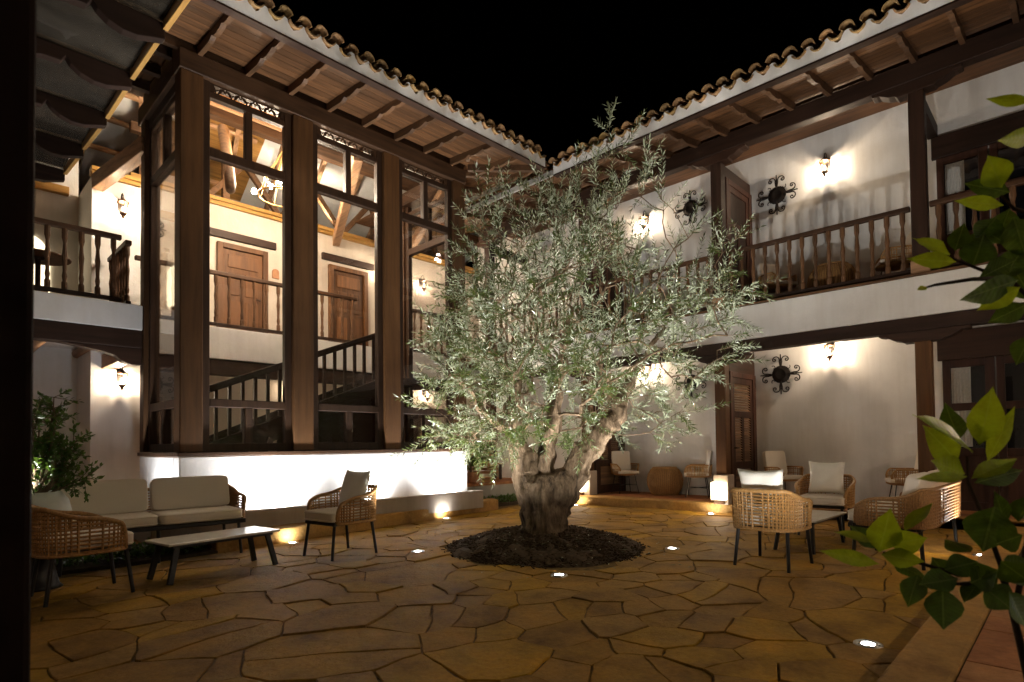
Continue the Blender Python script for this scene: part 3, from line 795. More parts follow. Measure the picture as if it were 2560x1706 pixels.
ob('ground_ceiling', MB().box(XR+.16, XB, -1.2, 11.2, 3.2, 3.4), MT['white'], arc)
ob('upper_ceiling', MB().box(XR+.12, XB, -1.2, 11.2, 7.06, 7.12), MT['soffit_y'], arc)
ob('gallery_edge', MB().box(XR-.10, XR+.02, -1.2, 11.2, 3.125, FR-.012), MT['white'], arc, bev=0.01)
ob('edge_board', MB().box(XR-.13, XR+.14, -1.2, 11.2, FR-.01, FR+.025), MT['raft_y'], arc, bev=0.006)
ob('gallery_beam', MB().box(XR-.08, XR+.14, -1.2, 11.2, 2.915, 3.122), MT['dark_y'], arc, bev=0.012)
ob('eave_beam', MB().box(XR-.10, XR+.10, -1.2, 11.2, 6.655, 6.94), MT['dark_y'], arc, bev=0.012)
def corbel(y, z, l=0.56, h=0.165):
    p = [(-l, 0), (l, 0), (l, -.035), (l-.06, -.05), (l-.10, -.05), (l-.14, -.075), (l-.21, -.115), (l-.30, -.14), (l-.33, -h), (-l+.33, -h), (-l+.30, -.14), (-l+.21, -.115), (-l+.14, -.075), (-l+.10, -.05), (-l+.06, -.05), (-l, -.035)]
    return MB().prism([(y+a, z+b) for a, b in p], 'x', XR-.09, XR+.12)
PY = (-1.5, 1.60, 4.70, 7.80, 10.9)
for i, y in enumerate(PY):
    ob('post', MB().box(XR-.09, XR+.11, y-.10, y+.10, 0.70, 2.748), MT['bay_z'], arc, bev=0.014)
    ob('plinth', MB().box(XR-.13, XR+.15, y-.14, y+.14, 0.155, 0.697), MT['plinth'], arc, bev=0.015)
    ob('corbel', corbel(y, 2.912), MT['dark_y'], arc, bev=0.006)
    ob('post', MB().box(XR-.09, XR+.11, y-.10, y+.10, 3.96, 6.485), MT['dark_z'], arc, bev=0.014)
    ob('post_base', MB().box(XR-.10, XR+.12, y-.12, y+.12, FR+.028, 3.957), MT['tan_y'], arc, bev=0.01)
    ob('corbel', corbel(y, 6.652), MT['dark_y'], arc, bev=0.006)
    ob('cross_beam', MB().box(XR+.115, XB-.002, y-.07, y+.07, 6.30, 6.50), MT['dark_x'], arc, bev=0.01)
# partitions with doors, behind the posts at 4.7 and 7.8
def partition(y, z0, ztop, louvre):
    d = MB().box(XR+.16, XR+.25, y, y+.08, z0, ztop).box(XB-.14, XB-.003, y, y+.08, z0, ztop).box(XR+.25, XB-.14, y, y+.08, ztop-.10, ztop)
    dr = ob('door', d, MT['door_dark'], arc, bev=0.008)
    a, b = XR+.255, XB-.145; t = ztop-.105; m = (a+b)/2; h = t-z0
    yy = y+.02
    ob('door_leaf', MB().box(a, a+.11, yy, yy+.05, z0+.01, t).box(b-.11, b, yy, yy+.05, z0+.01, t).box(a+.11, b-.11, yy, yy+.05, t-.11, t).box(a+.11, b-.11, yy, yy+.05, z0+.01, z0+.2)
       .box(a+.11, b-.11, yy, yy+.05, z0+.26*h, z0+.32*h).box(a+.11, b-.11, yy, yy+.05, z0+.68*h, z0+.73*h).box(m-.05, m+.05, yy+.002, yy+.048, z0+.32*h, z0+.68*h), MT['door_dark'], dr)
    for p, q, u, v in ((a+.11, b-.11, z0+.73*h, t-.11), (a+.11, m-.05, z0+.32*h, z0+.68*h), (m+.05, b-.11, z0+.32*h, z0+.68*h), (a+.11, b-.11, z0+.2, z0+.26*h)):
        if louvre:
            n = max(3, int((v-u)/.045))
            for k in range(n):
                z = u+(v-u)*(k+.5)/n
                ob('slat', MB().add([(p, yy+.006, z-.02), (q, yy+.006, z-.02), (q, yy+.042, z+.02), (p, yy+.042, z+.02), (p, yy+.000, z-.014), (q, yy+.000, z-.014), (q, yy+.036, z+.026), (p, yy+.036, z+.026)],
                    [(0, 1, 2, 3), (7, 6, 5, 4), (0, 4, 5, 1), (2, 6, 7, 3)]), MT['slat_x'], dr)
        else:
            ob('door_panel', MB().box(p+.003, q-.003, yy+.012, yy+.04, u+.003, v-.003), MT['dark_z'], dr, bev=0.01)
    ob('handle', MB().tube([(a+.06, yy-.002, z0+1.02), (a+.06, yy-.05, z0+1.02), (a+.16, yy-.05, z0+1.02)], .011, 6), MT['iron'], dr)
partition(4.60, 0.163, 2.62, True)
ob('transom_panel', MB().box(XR+.16, XB-.003, 4.62, 4.66, 2.623, 3.19), MT['dark_x'], arc)
partition(4.60, FR+.002, 6.28, False)
partition(7.70, 0.163, 2.62, True)
partition(7.70, FR+.002, 6.28, False)
ob('door', MB().box(XB-.05, XB-.003, 8.28, 8.62, 0.163, 2.4), MT['door_dark'], arc, bev=0.006)
# glazed doors with curtains in the near bay
def glazed_doors(z0, z1, zl):
    ob('lintel', MB().box(XB-.07, XB-.003, -1.2, 1.62, z1+.003, zl), MT['dark_y'], arc, bev=0.01)
    y = 1.56
    for k in range(4):
        w = .66
        f = MB(); h = z1-z0
        x0, x1 = XB-.055, XB-.004
        hs = (z0+.50*h, z0+.70*h, z0+.72*h)
        f.box(x0, x1, y-w, y-w+.12, z0, z1).box(x0, x1, y-.10, y, z0, z1)
        for a, b in ((z1-.12, z1), (z0+.66*h, z0+.71*h), (z0+.36*h, z0+.41*h), (z0, z0+.14)): f.box(x0+.001, x1-.001, y-w+.12, y-.10, a, b)
        lf = ob('glazed_door', f, MT['door_dark'], arc, bev=0.006)
        for a, b in ((z0+.71*h, z1-.12), (z0+.41*h, z0+.66*h)):
            ob('pane', MB().box(XB-.032, XB-.028, y-w+.12, y-.10, a, b), MT['glass'], lf)
        ob('door_panel', MB().box(XB-.040, XB-.020, y-w+.12, y-.10, z0+.14, z0+.36*h), MT['door_dark'], lf)
        ob('dark_interior', MB().box(XB-.010, XB-.0035, y-w+.12, y-.10, z0+.41*h, z1-.12), MT['darkglass'], lf)
        if k == 0:
            c = MB(); n = 26; ya, yb = y-.11, y-.11-.25
            vs = []
            for i in range(n+1):
                yy = ya+(yb-ya)*i/n; xx = XB-.020+.005*math.sin(i*1.45)
                vs += [(xx, yy, z0+.42*h), (xx, yy, z1-.125)]
            c.add(vs, [(2*i, 2*i+1, 2*i+3, 2*i+2) for i in range(n)])
            ob('curtain', c, MT['curtain'], lf, fix=False)
        y -= w+.02
glazed_doors(0.163, 2.58, 3.06)
glazed_doors(FR+.002, 5.92, 6.29)

# ================================================================== balustrades
bp = [(.037, 0), (.037, .10), (.024, .13), (.033, .20), (.024, .27), (.028, .42), (.036, .52), (.027, .60), (.022, .70), (.033, .76), (.038, .78), (.038, .92)]
BAL = None
def balustrade(label, a, b, z0, h, gap=.205, group='turned timber balustrades of the galleries', mat='dark'):
    global BAL
    a, b = Vector(a), Vector(b); L = (b-a).length; ang = math.atan2(b.y-a.y, b.x-a.x)
    t = thing('balustrade', label, 'balustrade', (a.x, a.y, z0), ang, group)
    ob('handrail', MB().box(0, L, -.045, .045, h-.075, h), MT['rail_x'], t, bev=0.012)
    ob('bottom_rail', MB().box(0, L, -.035, .035, .035, .095), MT['dark_x'], t, bev=0.006)
    n = int(round(L/gap)); s = (h-.075-.095)/.92
    for k in range(n):
        x = (k+.5)*L/n
        if BAL is None:
            o = ob('baluster', MB().lathe(bp, 8), MT['rail_z'], t, smooth=False); BAL = o.data
        else: o = ob('baluster', BAL, None, t)
        o.location = (x, 0, .095); o.scale = (1, 1, s)
balustrade('dark balustrade of the open gallery in front of the iron rosette and lantern', (XR, 4.58), (XR, 1.72), FR+.027, 1.05)
balustrade('dark balustrade of the upper gallery in front of the glazed doors', (XR, 1.48), (XR, -1.2), FR+.027, 1.05)
balustrade('dark balustrade of the upper gallery half hidden behind the olive tree crown', (XR, 7.68), (XR, 4.82), FR+.027, 1.05)
balustrade('dark balustrade of the upper gallery in the far corner beside the bay', (XR, 10.8), (XR, 7.92), FR+.027, 1.05)
balustrade('dark balustrade of the lit balcony to the left of the glazed bay', (-2.6, 10.5), (2.17, 10.5), FL+.03, 1.06, .195)
balustrade('short dark balustrade turning inwards at the corner post beside the bay', (2.30, 10.64), (2.30, 11.9), FL+.03, 1.06, .19)
balustrade('dark balustrade seen through the bay glass in front of the first inner door', (2.55, YG-.02), (6.78, YG-.02), FL+.02, 1.06, .235)
balustrade('dark balustrade seen through the last bay window by the stair head', (7.60, YG-.02), (9.9, YG-.02), FL+.02, 1.06, .21)

# ================================================================== glass canopy at the left
can = thing('glass_canopy', 'glass canopy on dark scrolled rafters with a yellow edge board beside the bay', 'canopy')
tails = [(1.58, 6.06), (1.55, 7.12), (1.53, 8.18), (1.48, 9.24), (1.43, 10.26)]
tails = [(1.62, 5.02)]+tails
for x, y in tails:
    L = x+1.7
    p = [(-1.7, 5.27), (x, 5.27), (x, 5.12), (x-.10, 5.09), (x-.22, 5.05), (x-.33, 5.045), (x-.44, 5.08), (x-.52, 5.14), (x-.56, 5.20), (x-.60, 5.13), (x-.74, 5.125), (x-.84, 5.09), (x-1.05, 5.07), (-1.7, 5.05)]
    ob('rafter', MB().prism(p, 'y', y-.05, y+.05), MT['black_x'], can, bev=0.006)
for (xa, ya), (xb, yb) in zip(tails[:-1], tails[1:]):
    ob('pane', MB().box(-1.7, min(xa, xb)-.02, ya+.0, yb-.01, 5.275, 5.285), MT['roofglass'], can)
    ob('edge_board', MB().beam((xa, ya+.055, 5.255), (xb, yb-.055, 5.255), .045, .11), MT['gold_y'], can, bev=0.005)
    ob('edge_board', MB().beam((xb-.03, yb-.08, 5.30), (-1.6, yb-.08, 5.30), .06, .03), MT['tan_x'], can)
ob('wall_beam', MB().box(-1.8, -1.6, 3.5, 10.4, 4.85, 5.05), MT['dark_y'], can, bev=0.01)
vp = thing('veranda_post', 'near-black square timber post close to the camera', 'post', (-.038, 1.50, 0))
ob('shaft', MB().box(-.19, .19, -.10, .10, 0.17, 3.2), MT['black_z'], vp, bev=0.012)
ob('foot_block', MB().box(-.20, .20, -.11, .11, 0.0, .169), MT['plinth'], vp)
# ================================================================== lamps
def lantern_proto(label, loc, rz, group):
    """local: wall at +x = 0, lantern hangs at x = -0.17; origin at lantern middle on the wall"""
    t = thing('wall_lantern', label, 'wall lamp', loc, rz, group)
    mb = MB(); mb.box(-.02, -.001, -.05, .05, -.02, .20); ob('back_plate', mb, MT['iron'], t, bev=0.006)
    pts = [(-.02, 0, .10)]+[(-.095-.075*math.cos(a), 0, .20+.085*math.sin(a)) for a in np.linspace(-.2, PI, 9)[::-1][::-1]]
    pts = [(-.02, 0, .12), (-.03, 0, .20), (-.07, 0, .265), (-.12, 0, .27), (-.16, 0, .235), (-.17, 0, .185)]
    ob('arm', MB().tube(pts, .010, 6), MT['iron'], t)
    ob('cap', MB().lathe([(.012, .19), (.02, .165), (.05, .135), (.098, .105), (.10, .092)], 6, (-.17, 0, 0)), MT['bronze'], t)
    c = MB(); r0, r1 = .088, .055
    for k in range(6):
        a = k*PI/3
        c.beam((-.17+r0*math.cos(a), r0*math.sin(a), .092), (-.17+r1*math.cos(a), r1*math.sin(a), -.10), .011, .011, (0, 1, 0.01))
    ob('cage', c, MT['iron'], t)
    for k in range(6):
        a0, a1 = k*PI/3, (k+1)*PI/3
        P = lambda r, a, z: (-.17+r*math.cos(a), r*math.sin(a), z)
        ob('pane', MB().add([P(.084, a0, .090), P(.084, a1, .090), P(.052, a1, -.098), P(.052, a0, -.098)], [(0, 1, 2, 3)]), MT['lampglass'], t, fix=False)
    ob('base', MB().lathe([(.062, -.092), (.066, -.105), (.05, -.125), (.03, -.14), (.03, -.16), (.012, -.18), (.006, -.205)], 6, (-.17, 0, 0)), MT['bronze'], t)
    ob('bulb', MB().lathe([(.006, -.05), (.012, -.035), (.014, -.01), (.011, .012), (.004, .02)], 10, (-.17, 0, 0)), MT['bulb'], t, smooth=True)
    l = light('lamp_light', 'POINT', (-.17, 0, .0), LANTERN_W, WARM, t, .024)
    return t
G1 = 'iron wall lanterns of the courtyard galleries'
lan = lantern_proto('lit lantern on the upper gallery wall beside the iron rosette in full view', (XB-.002, 3.2, 6.33), 0, G1)
for (x, y, z, rz, lb) in ((XB-.002, 3.2, 2.93, 0, 'lit lantern on the ground arcade wall above the cream cushioned chairs'),
                          (XB-.002, 7.0, 6.36, 0, 'lit lantern on the upper gallery wall seen through the olive twigs'),
                          (XB-.002, 7.0, 2.93, 0, 'lit lantern on the ground arcade wall behind the olive foliage'),
                          (2.47, 11.998, 5.50, PI/2, 'lit lantern on the balcony wall to the left of the bay'),
                          (2.47, 11.998, 2.50, PI/2, 'lit lantern below the balcony beam to the left of the bay'),
                          (8.42, YW-.002, 5.80, PI/2, 'lit lantern inside the bay to the right of the second door'),
                          (9.66, YW-.002, 5.70, PI/2, 'lit lantern beyond the last bay window above the balustrade'),
                          (9.75, YW-.002, 2.68, PI/2, 'lit lantern on the ground floor wall beyond the last bay window'),
                          (5.9, YW-.002, 2.60, PI/2, 'lit lantern under the stair behind the bay glass')):
    o = dup(lan, (x, y, z), rz, lb)
    if rz:
        for c in COL.objects:
            if c.parent == o and c.type == 'LIGHT': c.data = c.data.copy(); c.data.energy = 24 if x < 3 else (26 if x > 8 else 8)
for x, z, lb in ((5.0, 2.7, 'lit lantern in the middle of the veranda wall behind the viewpoint'), (8.6, 2.7, 'lit lantern on the veranda wall behind the viewpoint, nearest the arcade')):
    o = dup(lan, (x, -2.298, z), -PI/2, lb)
    for c in COL.objects:
        if c.parent == o and c.type == 'LIGHT': c.data = c.data.copy(); c.data.energy = 40

def rosette(label, loc, rz):
    t = thing('iron_rosette', label, 'wall ornament', loc, rz, 'wrought iron rosettes on the walls')
    ob('disc', MB().lathe([(.02, .02), (.10, .03), (.165, .012), (.175, 0.0)], 14), MT['iron'], t).matrix_local = Matrix.Rotation(-PI/2, 4, 'Y') @ Matrix.Translation((0, 0, .03))
    for k in range(4):
        a = k*PI/2
        rot = Matrix.Rotation(a, 4, 'X')
        ob('rod', MB().tube([(-.05, 0, .13), (-.05, 0, .39)], [.014, .010], 6), MT['iron'], t).matrix_local = rot
        for s in (-1, 1):
            pts = [(-.05, s*.012, .17), (-.05, s*.025, .25)]
            pts += spiral((s*.085, .285), .062, .062, (PI if s > 0 else 0), (0 if s > 0 else PI), 8, 'yz', -.05)
            pts += spiral((s*.112, .285), .035, .012, (0 if s > 0 else PI), ((-1.7*PI) if s > 0 else (2.7*PI)), 12, 'yz', -.05)
            ob('scroll', MB().tube(pts, .011, 6), MT['iron'], t).matrix_local = rot
    for k in range(4):
        a = PI/4+k*PI/2
        ob('scroll', MB().tube(spiral((.19*math.cos(a), .19*math.sin(a)), .045, .015, a, a+4.2, 12, 'yz', -.045), .008, 5), MT['iron'], t)
    return t
ros = rosette('round iron rosette with scrolls on the upper gallery wall, in full view', (XB, 4.10, 6.12), 0)
for (x, y, z, rz, lb) in ((XB, 4.10, 2.60, 0, 'round iron rosette with scrolls on the ground arcade wall, in full view'),
                          (XB, 5.92, 6.40, 0, 'iron rosette on the upper gallery wall half covered by olive twigs'),
                          (XB, 5.98, 2.60, 0, 'iron rosette on the ground arcade wall half covered by olive leaves'),
                          (3.02, YW, 5.62, PI/2, 'iron rosette seen through the side pane of the bay upstairs'),
                          (3.2, YW, 2.55, PI/2, 'iron rosette seen through the side pane of the bay downstairs')):
    dup(ros, (x, y, z), rz, lb)

# --- in-ground lights
def ground_light(label, loc, aim, watts, cone=100, group='round lights let into the paving'):
    t = thing('ground_light', label, 'ground light', (loc[0], loc[1], loc[2] if len(loc) > 2 else 0.0), 0, group)
    ob('rim', MB().lathe([(.085, -.03), (.085, .004), (.078, .009), (.052, .010), (.046, .002)], 20, closed=False), MT['steel'], t, smooth=True)
    for q in range(3):
        ob('screw', MB().lathe([(0, .0125), (.006, .012), (.007, .008)], 6, (.065*math.cos(q*2.1+.4), .065*math.sin(q*2.1+.4), 0), False), MT['black'], t)
    ob('lens', MB().lathe([(.046, .003), (.03, .009), (.0, .011)], 14, closed=False), MT['led'], t, smooth=True)
    light('uplight', 'SPOT', (0, 0, .03), watts, TREEC, t, .04, aim, R(cone), 1.0)
    return t
TG = Vector((5.5, 4.8, 2.4))
def toward(p, q): return tuple(Vector(q)-Vector((p[0], p[1], 0.03)))
ground_light('lit ground light in the paving between the armchair and the tree bed', (4.29, 5.81), toward((4.29, 5.81), (5.0, 5.2, 4.4)), TREE_W*1.35, 116)
ground_light('lit ground light in the paving in front of the tree bed', (4.45, 3.71), toward((4.45, 3.71), (5.0, 4.3, 4.8)), TREE_W*.8, 116)
ground_light('lit ground light in the paving to the right of the tree bed', (6.47, 3.59), toward((6.47, 3.59), (6.2, 4.1, 4.6)), TREE_W*.7, 116)
ground_light('lit ground light in the open paving nearest the camera', (4.24, 0.99), (0.45, .55, 1.5), TREE_W*1.0, 130)
ground_light('lit ground light in the paving behind the tree bed', (6.9, 6.2), toward((6.9, 6.2), (6.5, 5.8, 4.6)), TREE_W*.45)
for lb, p, d in (('lit ground light at the kerb beside the coffee table', (3.55, 7.62), (.1, .9, .5)),
              ('lit ground light at the kerb between the armchair and the olive trunk', (6.55, 8.03), (.1, .9, .5)),
              ('lit ground light at the arcade kerb just right of the olive trunk', (9.72, 7.62), (.9, .2, .5)),
              ('lit ground light at the arcade kerb below the square lamp and wicker chair', (10.02, 4.78), (.9, .1, .5))):
    ground_light(lb, p, d, KERB_W, 120)
ground_light('lit ground light glowing behind the wicker armchair by the foreground leaves', (8.3, 0.80), (-.3, .42, 1.0), 70, 80)
ground_light('small lit spotlight set in the soil of the round white pot', (.74, 7.06, .845), (.12, .05, 1.0), 16, 120)
for k, (x, y, aim) in enumerate(((3.72, YL-.26, (0, .35, 1)), (6.95, YL-.26, (0, .35, 1)), (X0-.20, 9.2, (.35, 0, 1)), (5.35, YL-.26, (0, .35, 1)))):  # the last floodlight is added only to even out the lit wall
    t = thing('wall_washer', ('slim floodlight hidden behind the ledge near the sofa', 'slim floodlight hidden behind the ledge near the bay corner', 'slim floodlight hidden behind the ledge round the bay corner', 'added unseen floodlight evening out the base wall behind the armchair')[k], 'floodlight', (x, y, .20), 0, 'floodlights behind the ledge')
    ob('housing', MB().box(-.06, .06, -.03, .03, -.02, .03), MT['black'], t)
    ob('lens', MB().box(-.05, .05, -.025, .025, .031, .034), MT['led'], t)
    light('wash_light', 'SPOT', (0, 0, .06), WASH_W*(1, 1, .55, .35)[k], COOL, t, .05, aim, R(150), 1.0)
# --- glowing cube lamps at the arcade posts
for lb, (x, y), s in (('square glowing lamp at the foot of the post beside the louvred door', (10.27, 4.72), .13), ('square glowing lamp at the foot of the post right of the olive trunk', (10.18, 7.86), .11)):
    t = thing('cube_lamp', lb, 'floor lamp', (x, y, .166), PI/4*0+.1, 'square floor lamps at the arcade posts')
    ob('shade', MB().box(-s*.7, s*.7, -s, s, .08, .08+s*2.4), MT['cube'], t, bev=0.006)
    ob('foot', MB().box(-s*.5, s*.5, -s*.7, s*.7, 0, .078), MT['bronze'], t)
    light('lamp_light', 'POINT', (-s*.7-.05, 0, .24), CUBE_W, WARM, t, .09)
# --- chandelier
ch = thing('chandelier', 'two-ring chandelier with lit round bulbs behind the bay glass', 'chandelier', (4.62, 10.2, 5.80))
for z, r in ((0.32, .34), (0.02, .45)):
    ob('ring', MB().tube([(r*math.cos(a), r*math.sin(a), z) for a in np.linspace(0, 2*PI, 33)], .016, 6, False), MT['brass'], ch, smooth=True)
ob('chain', MB().tube([(0, 0, .95), (0, 0, 2.0)], .010, 6), MT['iron'], ch)
for k in range(8):
    a = k*PI/4
    ob('stay', MB().tube([(.45*math.cos(a), .45*math.sin(a), .02), (.34*math.cos(a), .34*math.sin(a), .32), (0, 0, .95)], .006, 5), MT['brass'], ch)
    x, y, z = .52*math.cos(a+.2), .52*math.sin(a+.2), (.10 if k % 2 else .34)
    if z > .3: x *= .8; y *= .8
    ob('bulb', MB().lathe([(.005, -.05), (.03, -.038), (.045, 0), (.03, .038), (.005, .05)], 10, (x, y, z)), MT['bulbc'], ch, smooth=True)
    light('lamp_light', 'POINT', (x*1.0, y*1.0, z+.12), BULB_W, CHAND, ch, .05)
for k, (x, lb) in enumerate(((4.0, 'slim ceiling floodlight on the yellow wall plate above the first inner door'), (6.7, 'slim ceiling floodlight on the yellow wall plate above the second inner door'))):
    t = thing('cornice_floodlight', lb, 'floodlight', (x, YW+.0, 6.585), 0, 'floodlights on the inner wall plate')
    ob('housing', MB().box(-.14, .14, -.03, .03, 0, .03), MT['black'], t)
    ob('lens', MB().box(-.13, .13, -.02, .02, .031, .034), MT['bulbc'], t)
    light('wash_light', 'SPOT', (0, 0, .06), 46, CHAND, t, .06, (0, -.25, 1), R(150), 1.0)
spo = thing('track_spot', 'pair of small lit ceiling spots in the last bay window', 'spotlight', (9.2, 11.6, 6.05))
for dx, dz in ((0, 0), (.05, .12)):
    ob('spot_head', MB().lathe([(.05, .0), (.05, .08), (.03, .10)], 10, (dx, 0, dz)), MT['iron'], spo)
    ob('bulb', MB().lathe([(.005, -.03), (.035, -.02), (.04, 0), (.02, .01)], 10, (dx, 0, dz)), MT['bulbc'], spo)
light('lamp_light', 'POINT', (0, -.1, -.08), 20, CHAND, spo, .05)
ob('stem', MB().tube([(0, 0, .1), (0, 0, .9)], .01, 6), MT['iron'], spo)
# lit arched opening at the far left, with round table
al = thing('arched_window', 'brightly lit arched opening in the wall at the far left of the balcony', 'window', (1.30, 13.18, FL+.25))
ob('lit_room', MB().prism([(-.34, 0), (.34, 0), (.34, .95)]+[(.34*math.cos(a), .95+.42*math.sin(a)) for a in np.linspace(.2, PI-.2, 9)]+[(-.34, .95)], 'y', -.01, .015), MT['arch'], al)
ob('sill', MB().box(-.40, .40, -.08, .015, -.07, -.004), MT['tan_x'], al)
ob('cushion', MB().box(-.30, .30, -.20, -.09, -.10, .42), MT['gold_x'], al, bev=0.05)
CITRUS_LEAVES = [
(1.715,0.176,1.269,1.574,0.258,1.364,0.084,1),
 (1.726,0.165,1.287,1.673,0.132,1.410,0.070,1),
 (1.778,0.156,1.245,1.795,0.102,1.374,0.045,1),
 (1.816,0.217,1.243,1.701,0.258,1.327,0.070,1),
 (1.791,0.201,1.214,1.657,0.248,1.251,0.062,1),
 (1.643,0.180,1.216,1.536,0.260,1.211,0.032,1),
 (1.727,0.181,1.207,1.856,0.104,1.256,0.049,1),
 (1.783,0.181,1.194,1.903,0.095,1.225,0.055,0),
 (1.687,0.138,1.148,1.698,0.162,1.046,0.099,0),
 (1.882,0.219,1.300,1.800,0.238,1.382,0.059,0),
 (1.502,0.331,1.072,1.432,0.394,1.099,0.032,1),
 (1.472,0.319,1.029,1.338,0.403,1.067,0.034,1),
 (1.508,0.326,1.050,1.467,0.293,1.144,0.069,1),
 (1.512,0.306,1.067,1.502,0.233,1.093,0.056,1),
 (1.465,0.312,1.052,1.477,0.236,1.043,0.043,1),
 (1.618,0.297,1.085,1.713,0.257,1.151,0.042,1),
 (1.554,0.335,1.048,1.541,0.389,1.102,0.044,0),
 (1.528,0.305,1.028,1.616,0.255,0.982,0.037,0),
 (2.004,0.062,2.172,1.953,0.151,2.194,0.033,1),
 (2.011,0.058,2.082,1.881,0.126,2.046,0.049,1),
 (1.925,0.123,1.940,1.858,0.143,2.008,0.072,1),
 (1.966,0.110,1.937,1.889,0.195,1.963,0.056,0),
 (1.890,0.118,1.883,1.825,0.210,1.903,0.038,1),
 (1.809,0.219,1.764,1.783,0.291,1.818,0.066,1),
 (1.772,0.202,1.734,1.729,0.296,1.754,0.042,1),
 (1.868,0.215,1.787,1.810,0.188,1.837,0.049,0),
 (1.883,0.201,1.774,1.932,0.152,1.851,0.042,0),
 (1.952,0.132,1.709,2.013,0.082,1.807,0.070,0),
 (1.862,0.168,1.704,1.911,0.103,1.744,0.071,0),
 (1.901,0.183,1.749,1.859,0.155,1.805,0.082,0),
 (1.698,0.251,1.668,1.664,0.267,1.656,0.016,1),
 (1.878,0.094,1.687,1.698,0.196,1.626,0.066,0),
 (1.855,0.090,1.665,1.836,0.172,1.619,0.050,1),
 (1.893,0.081,1.628,1.871,0.153,1.591,0.055,0),
 (1.974,0.104,1.872,1.993,0.082,1.757,0.077,0),
 (1.969,0.138,1.880,1.887,0.176,1.800,0.062,0),
 (1.985,0.123,1.811,1.987,0.175,1.872,0.059,0),
 (2.032,0.115,1.914,2.007,0.142,1.821,0.065,0),
 (1.873,0.075,1.550,1.897,0.105,1.481,0.055,0),
 (1.976,0.107,1.737,2.054,0.074,1.665,0.075,0),
 (1.509,0.254,1.010,1.483,0.270,0.943,0.051,0),
 (1.508,0.212,0.989,1.486,0.209,0.906,0.070,0),
 (1.531,0.189,1.007,1.475,0.249,0.994,0.055,0),
 (1.548,0.213,1.019,1.577,0.157,1.041,0.053,0),
 (1.524,0.167,1.002,1.502,0.116,1.040,0.062,0),
 (1.543,0.148,0.993,1.544,0.101,0.957,0.067,0),
 (1.568,0.122,1.011,1.648,0.079,1.040,0.066,0),
 (1.614,0.133,0.964,1.499,0.156,1.044,0.058,0),
 (1.515,0.105,0.997,1.448,0.083,0.948,0.054,0),
 (1.592,0.212,0.993,1.571,0.239,1.040,0.050,0),
 (1.626,0.131,1.074,1.617,0.088,1.098,0.055,0),
 (1.542,0.119,1.051,1.578,0.075,1.007,0.064,0),
 (1.651,0.179,1.046,1.593,0.218,1.083,0.051,0),
 (1.562,0.156,1.006,1.504,0.176,0.960,0.042,0),
 (1.725,0.100,1.113,1.811,0.080,1.186,0.061,0),
 (1.770,0.126,1.096,1.695,0.134,1.181,0.042,0),]
CITRUS_STEMS = [
[(1.72, 0.113, 0.899), (1.699, 0.131, 1.016), (1.709, 0.16, 1.119), (1.722, 0.187, 1.197), (1.719, 0.187, 1.259)] ,
[(1.634, 0.126, 1.008), (1.568, 0.193, 1.009), (1.538, 0.266, 1.032), (1.503, 0.316, 1.05)] ,
[(2.032, 0.054, 1.623), (1.936, 0.106, 1.695), (1.854, 0.175, 1.732), (1.791, 0.21, 1.748)] ,
[(2.056, 0.048, 1.878), (1.974, 0.103, 1.894), (1.937, 0.125, 1.924)] ,
[(1.9, 0.128, 1.703), (1.813, 0.176, 1.694), (1.712, 0.236, 1.673), (1.696, 0.253, 1.667)] ,
[(1.72, 0.113, 0.899), (1.873, 0.095, 1.046), (1.967, 0.06, 1.308), (2.039, 0.045, 1.646), (2.048, 0.055, 1.935), (2.014, 0.052, 2.163)] ,
[(1.634, 0.126, 1.008), (1.55, 0.17, 0.997), (1.511, 0.209, 0.994)] ,
]
# ================================================================== olive tree
E1 = Vector((math.sin(YAW), -math.cos(YAW), 0)); E2 = Vector((math.cos(YAW), math.sin(YAW), 0)); EZ = Vector((0, 0, 1))
TO = Vector((5.5, 4.8, 0.06))
def tp(a, z, d=0.0): return E1*a+E2*d+EZ*z
tree = thing('olive_tree', 'old olive tree with a thick gnarled trunk and floodlit silvery crown', 'tree', TO)
limbs = [
 ([tp(.06, .30), tp(.20, .66), tp(.42, .98, -.03), tp(.68, 1.30, -.06), tp(.92, 1.62, -.05), tp(.98, 1.86)], [.24, .225, .18, .14, .11, .09]),
 ([tp(.90, 1.58, -.05), tp(.80, 1.85, -.1), tp(.77, 2.08, -.12)], [.09, .085, .078]),
 ([tp(-.06, .30), tp(-.16, .70, .03), tp(-.27, 1.05, .06), tp(-.36, 1.40, .1), tp(-.42, 1.75, .12), tp(-.30, 2.2, .15)], [.24, .205, .16, .12, .09, .06]),
 ([tp(0, .40, .06), tp(.04, .95, .16), tp(.12, 1.5, .25), tp(.2, 2.1, .28), tp(.42, 3.0, .22)], [.20, .15, .105, .08, .045]),
 ([tp(.96, 1.75), tp(1.25, 2.25, .15), tp(1.6, 2.75, .2)], [.10, .07, .04]),
 ([tp(-.36, 1.35, .1), tp(-.75, 1.65, -.1), tp(-1.05, 2.1, -.2)], [.10, .065, .035]),
 ([tp(.02, .80, -.02), tp(.06, 1.25, -.22), tp(.15, 1.8, -.45), tp(.2, 2.4, -.6)], [.07, .05, .04, .03]),
]
tk = MB(); rg = random.Random(8)
prof = [(-.02, .40), (.10, .325), (.22, .282), (.35, .268), (.5, .27), (.64, .275), (.76, .25), (.84, .18), (.89, .08)]
vs = []; NS = 26
for z, r in prof:
    for j in range(NS):
        a = 2*PI*j/NS
        rr_ = r*(1+.10*math.sin(3*a+z*3)+.06*math.sin(5*a-z*5)+.04*math.sin(9*a+z*7))
        vs.append(E1*(rr_*math.cos(a)*(1.12 if z > .5 else 1.0))+E2*(rr_*math.sin(a))+EZ*z)
k = len(prof)
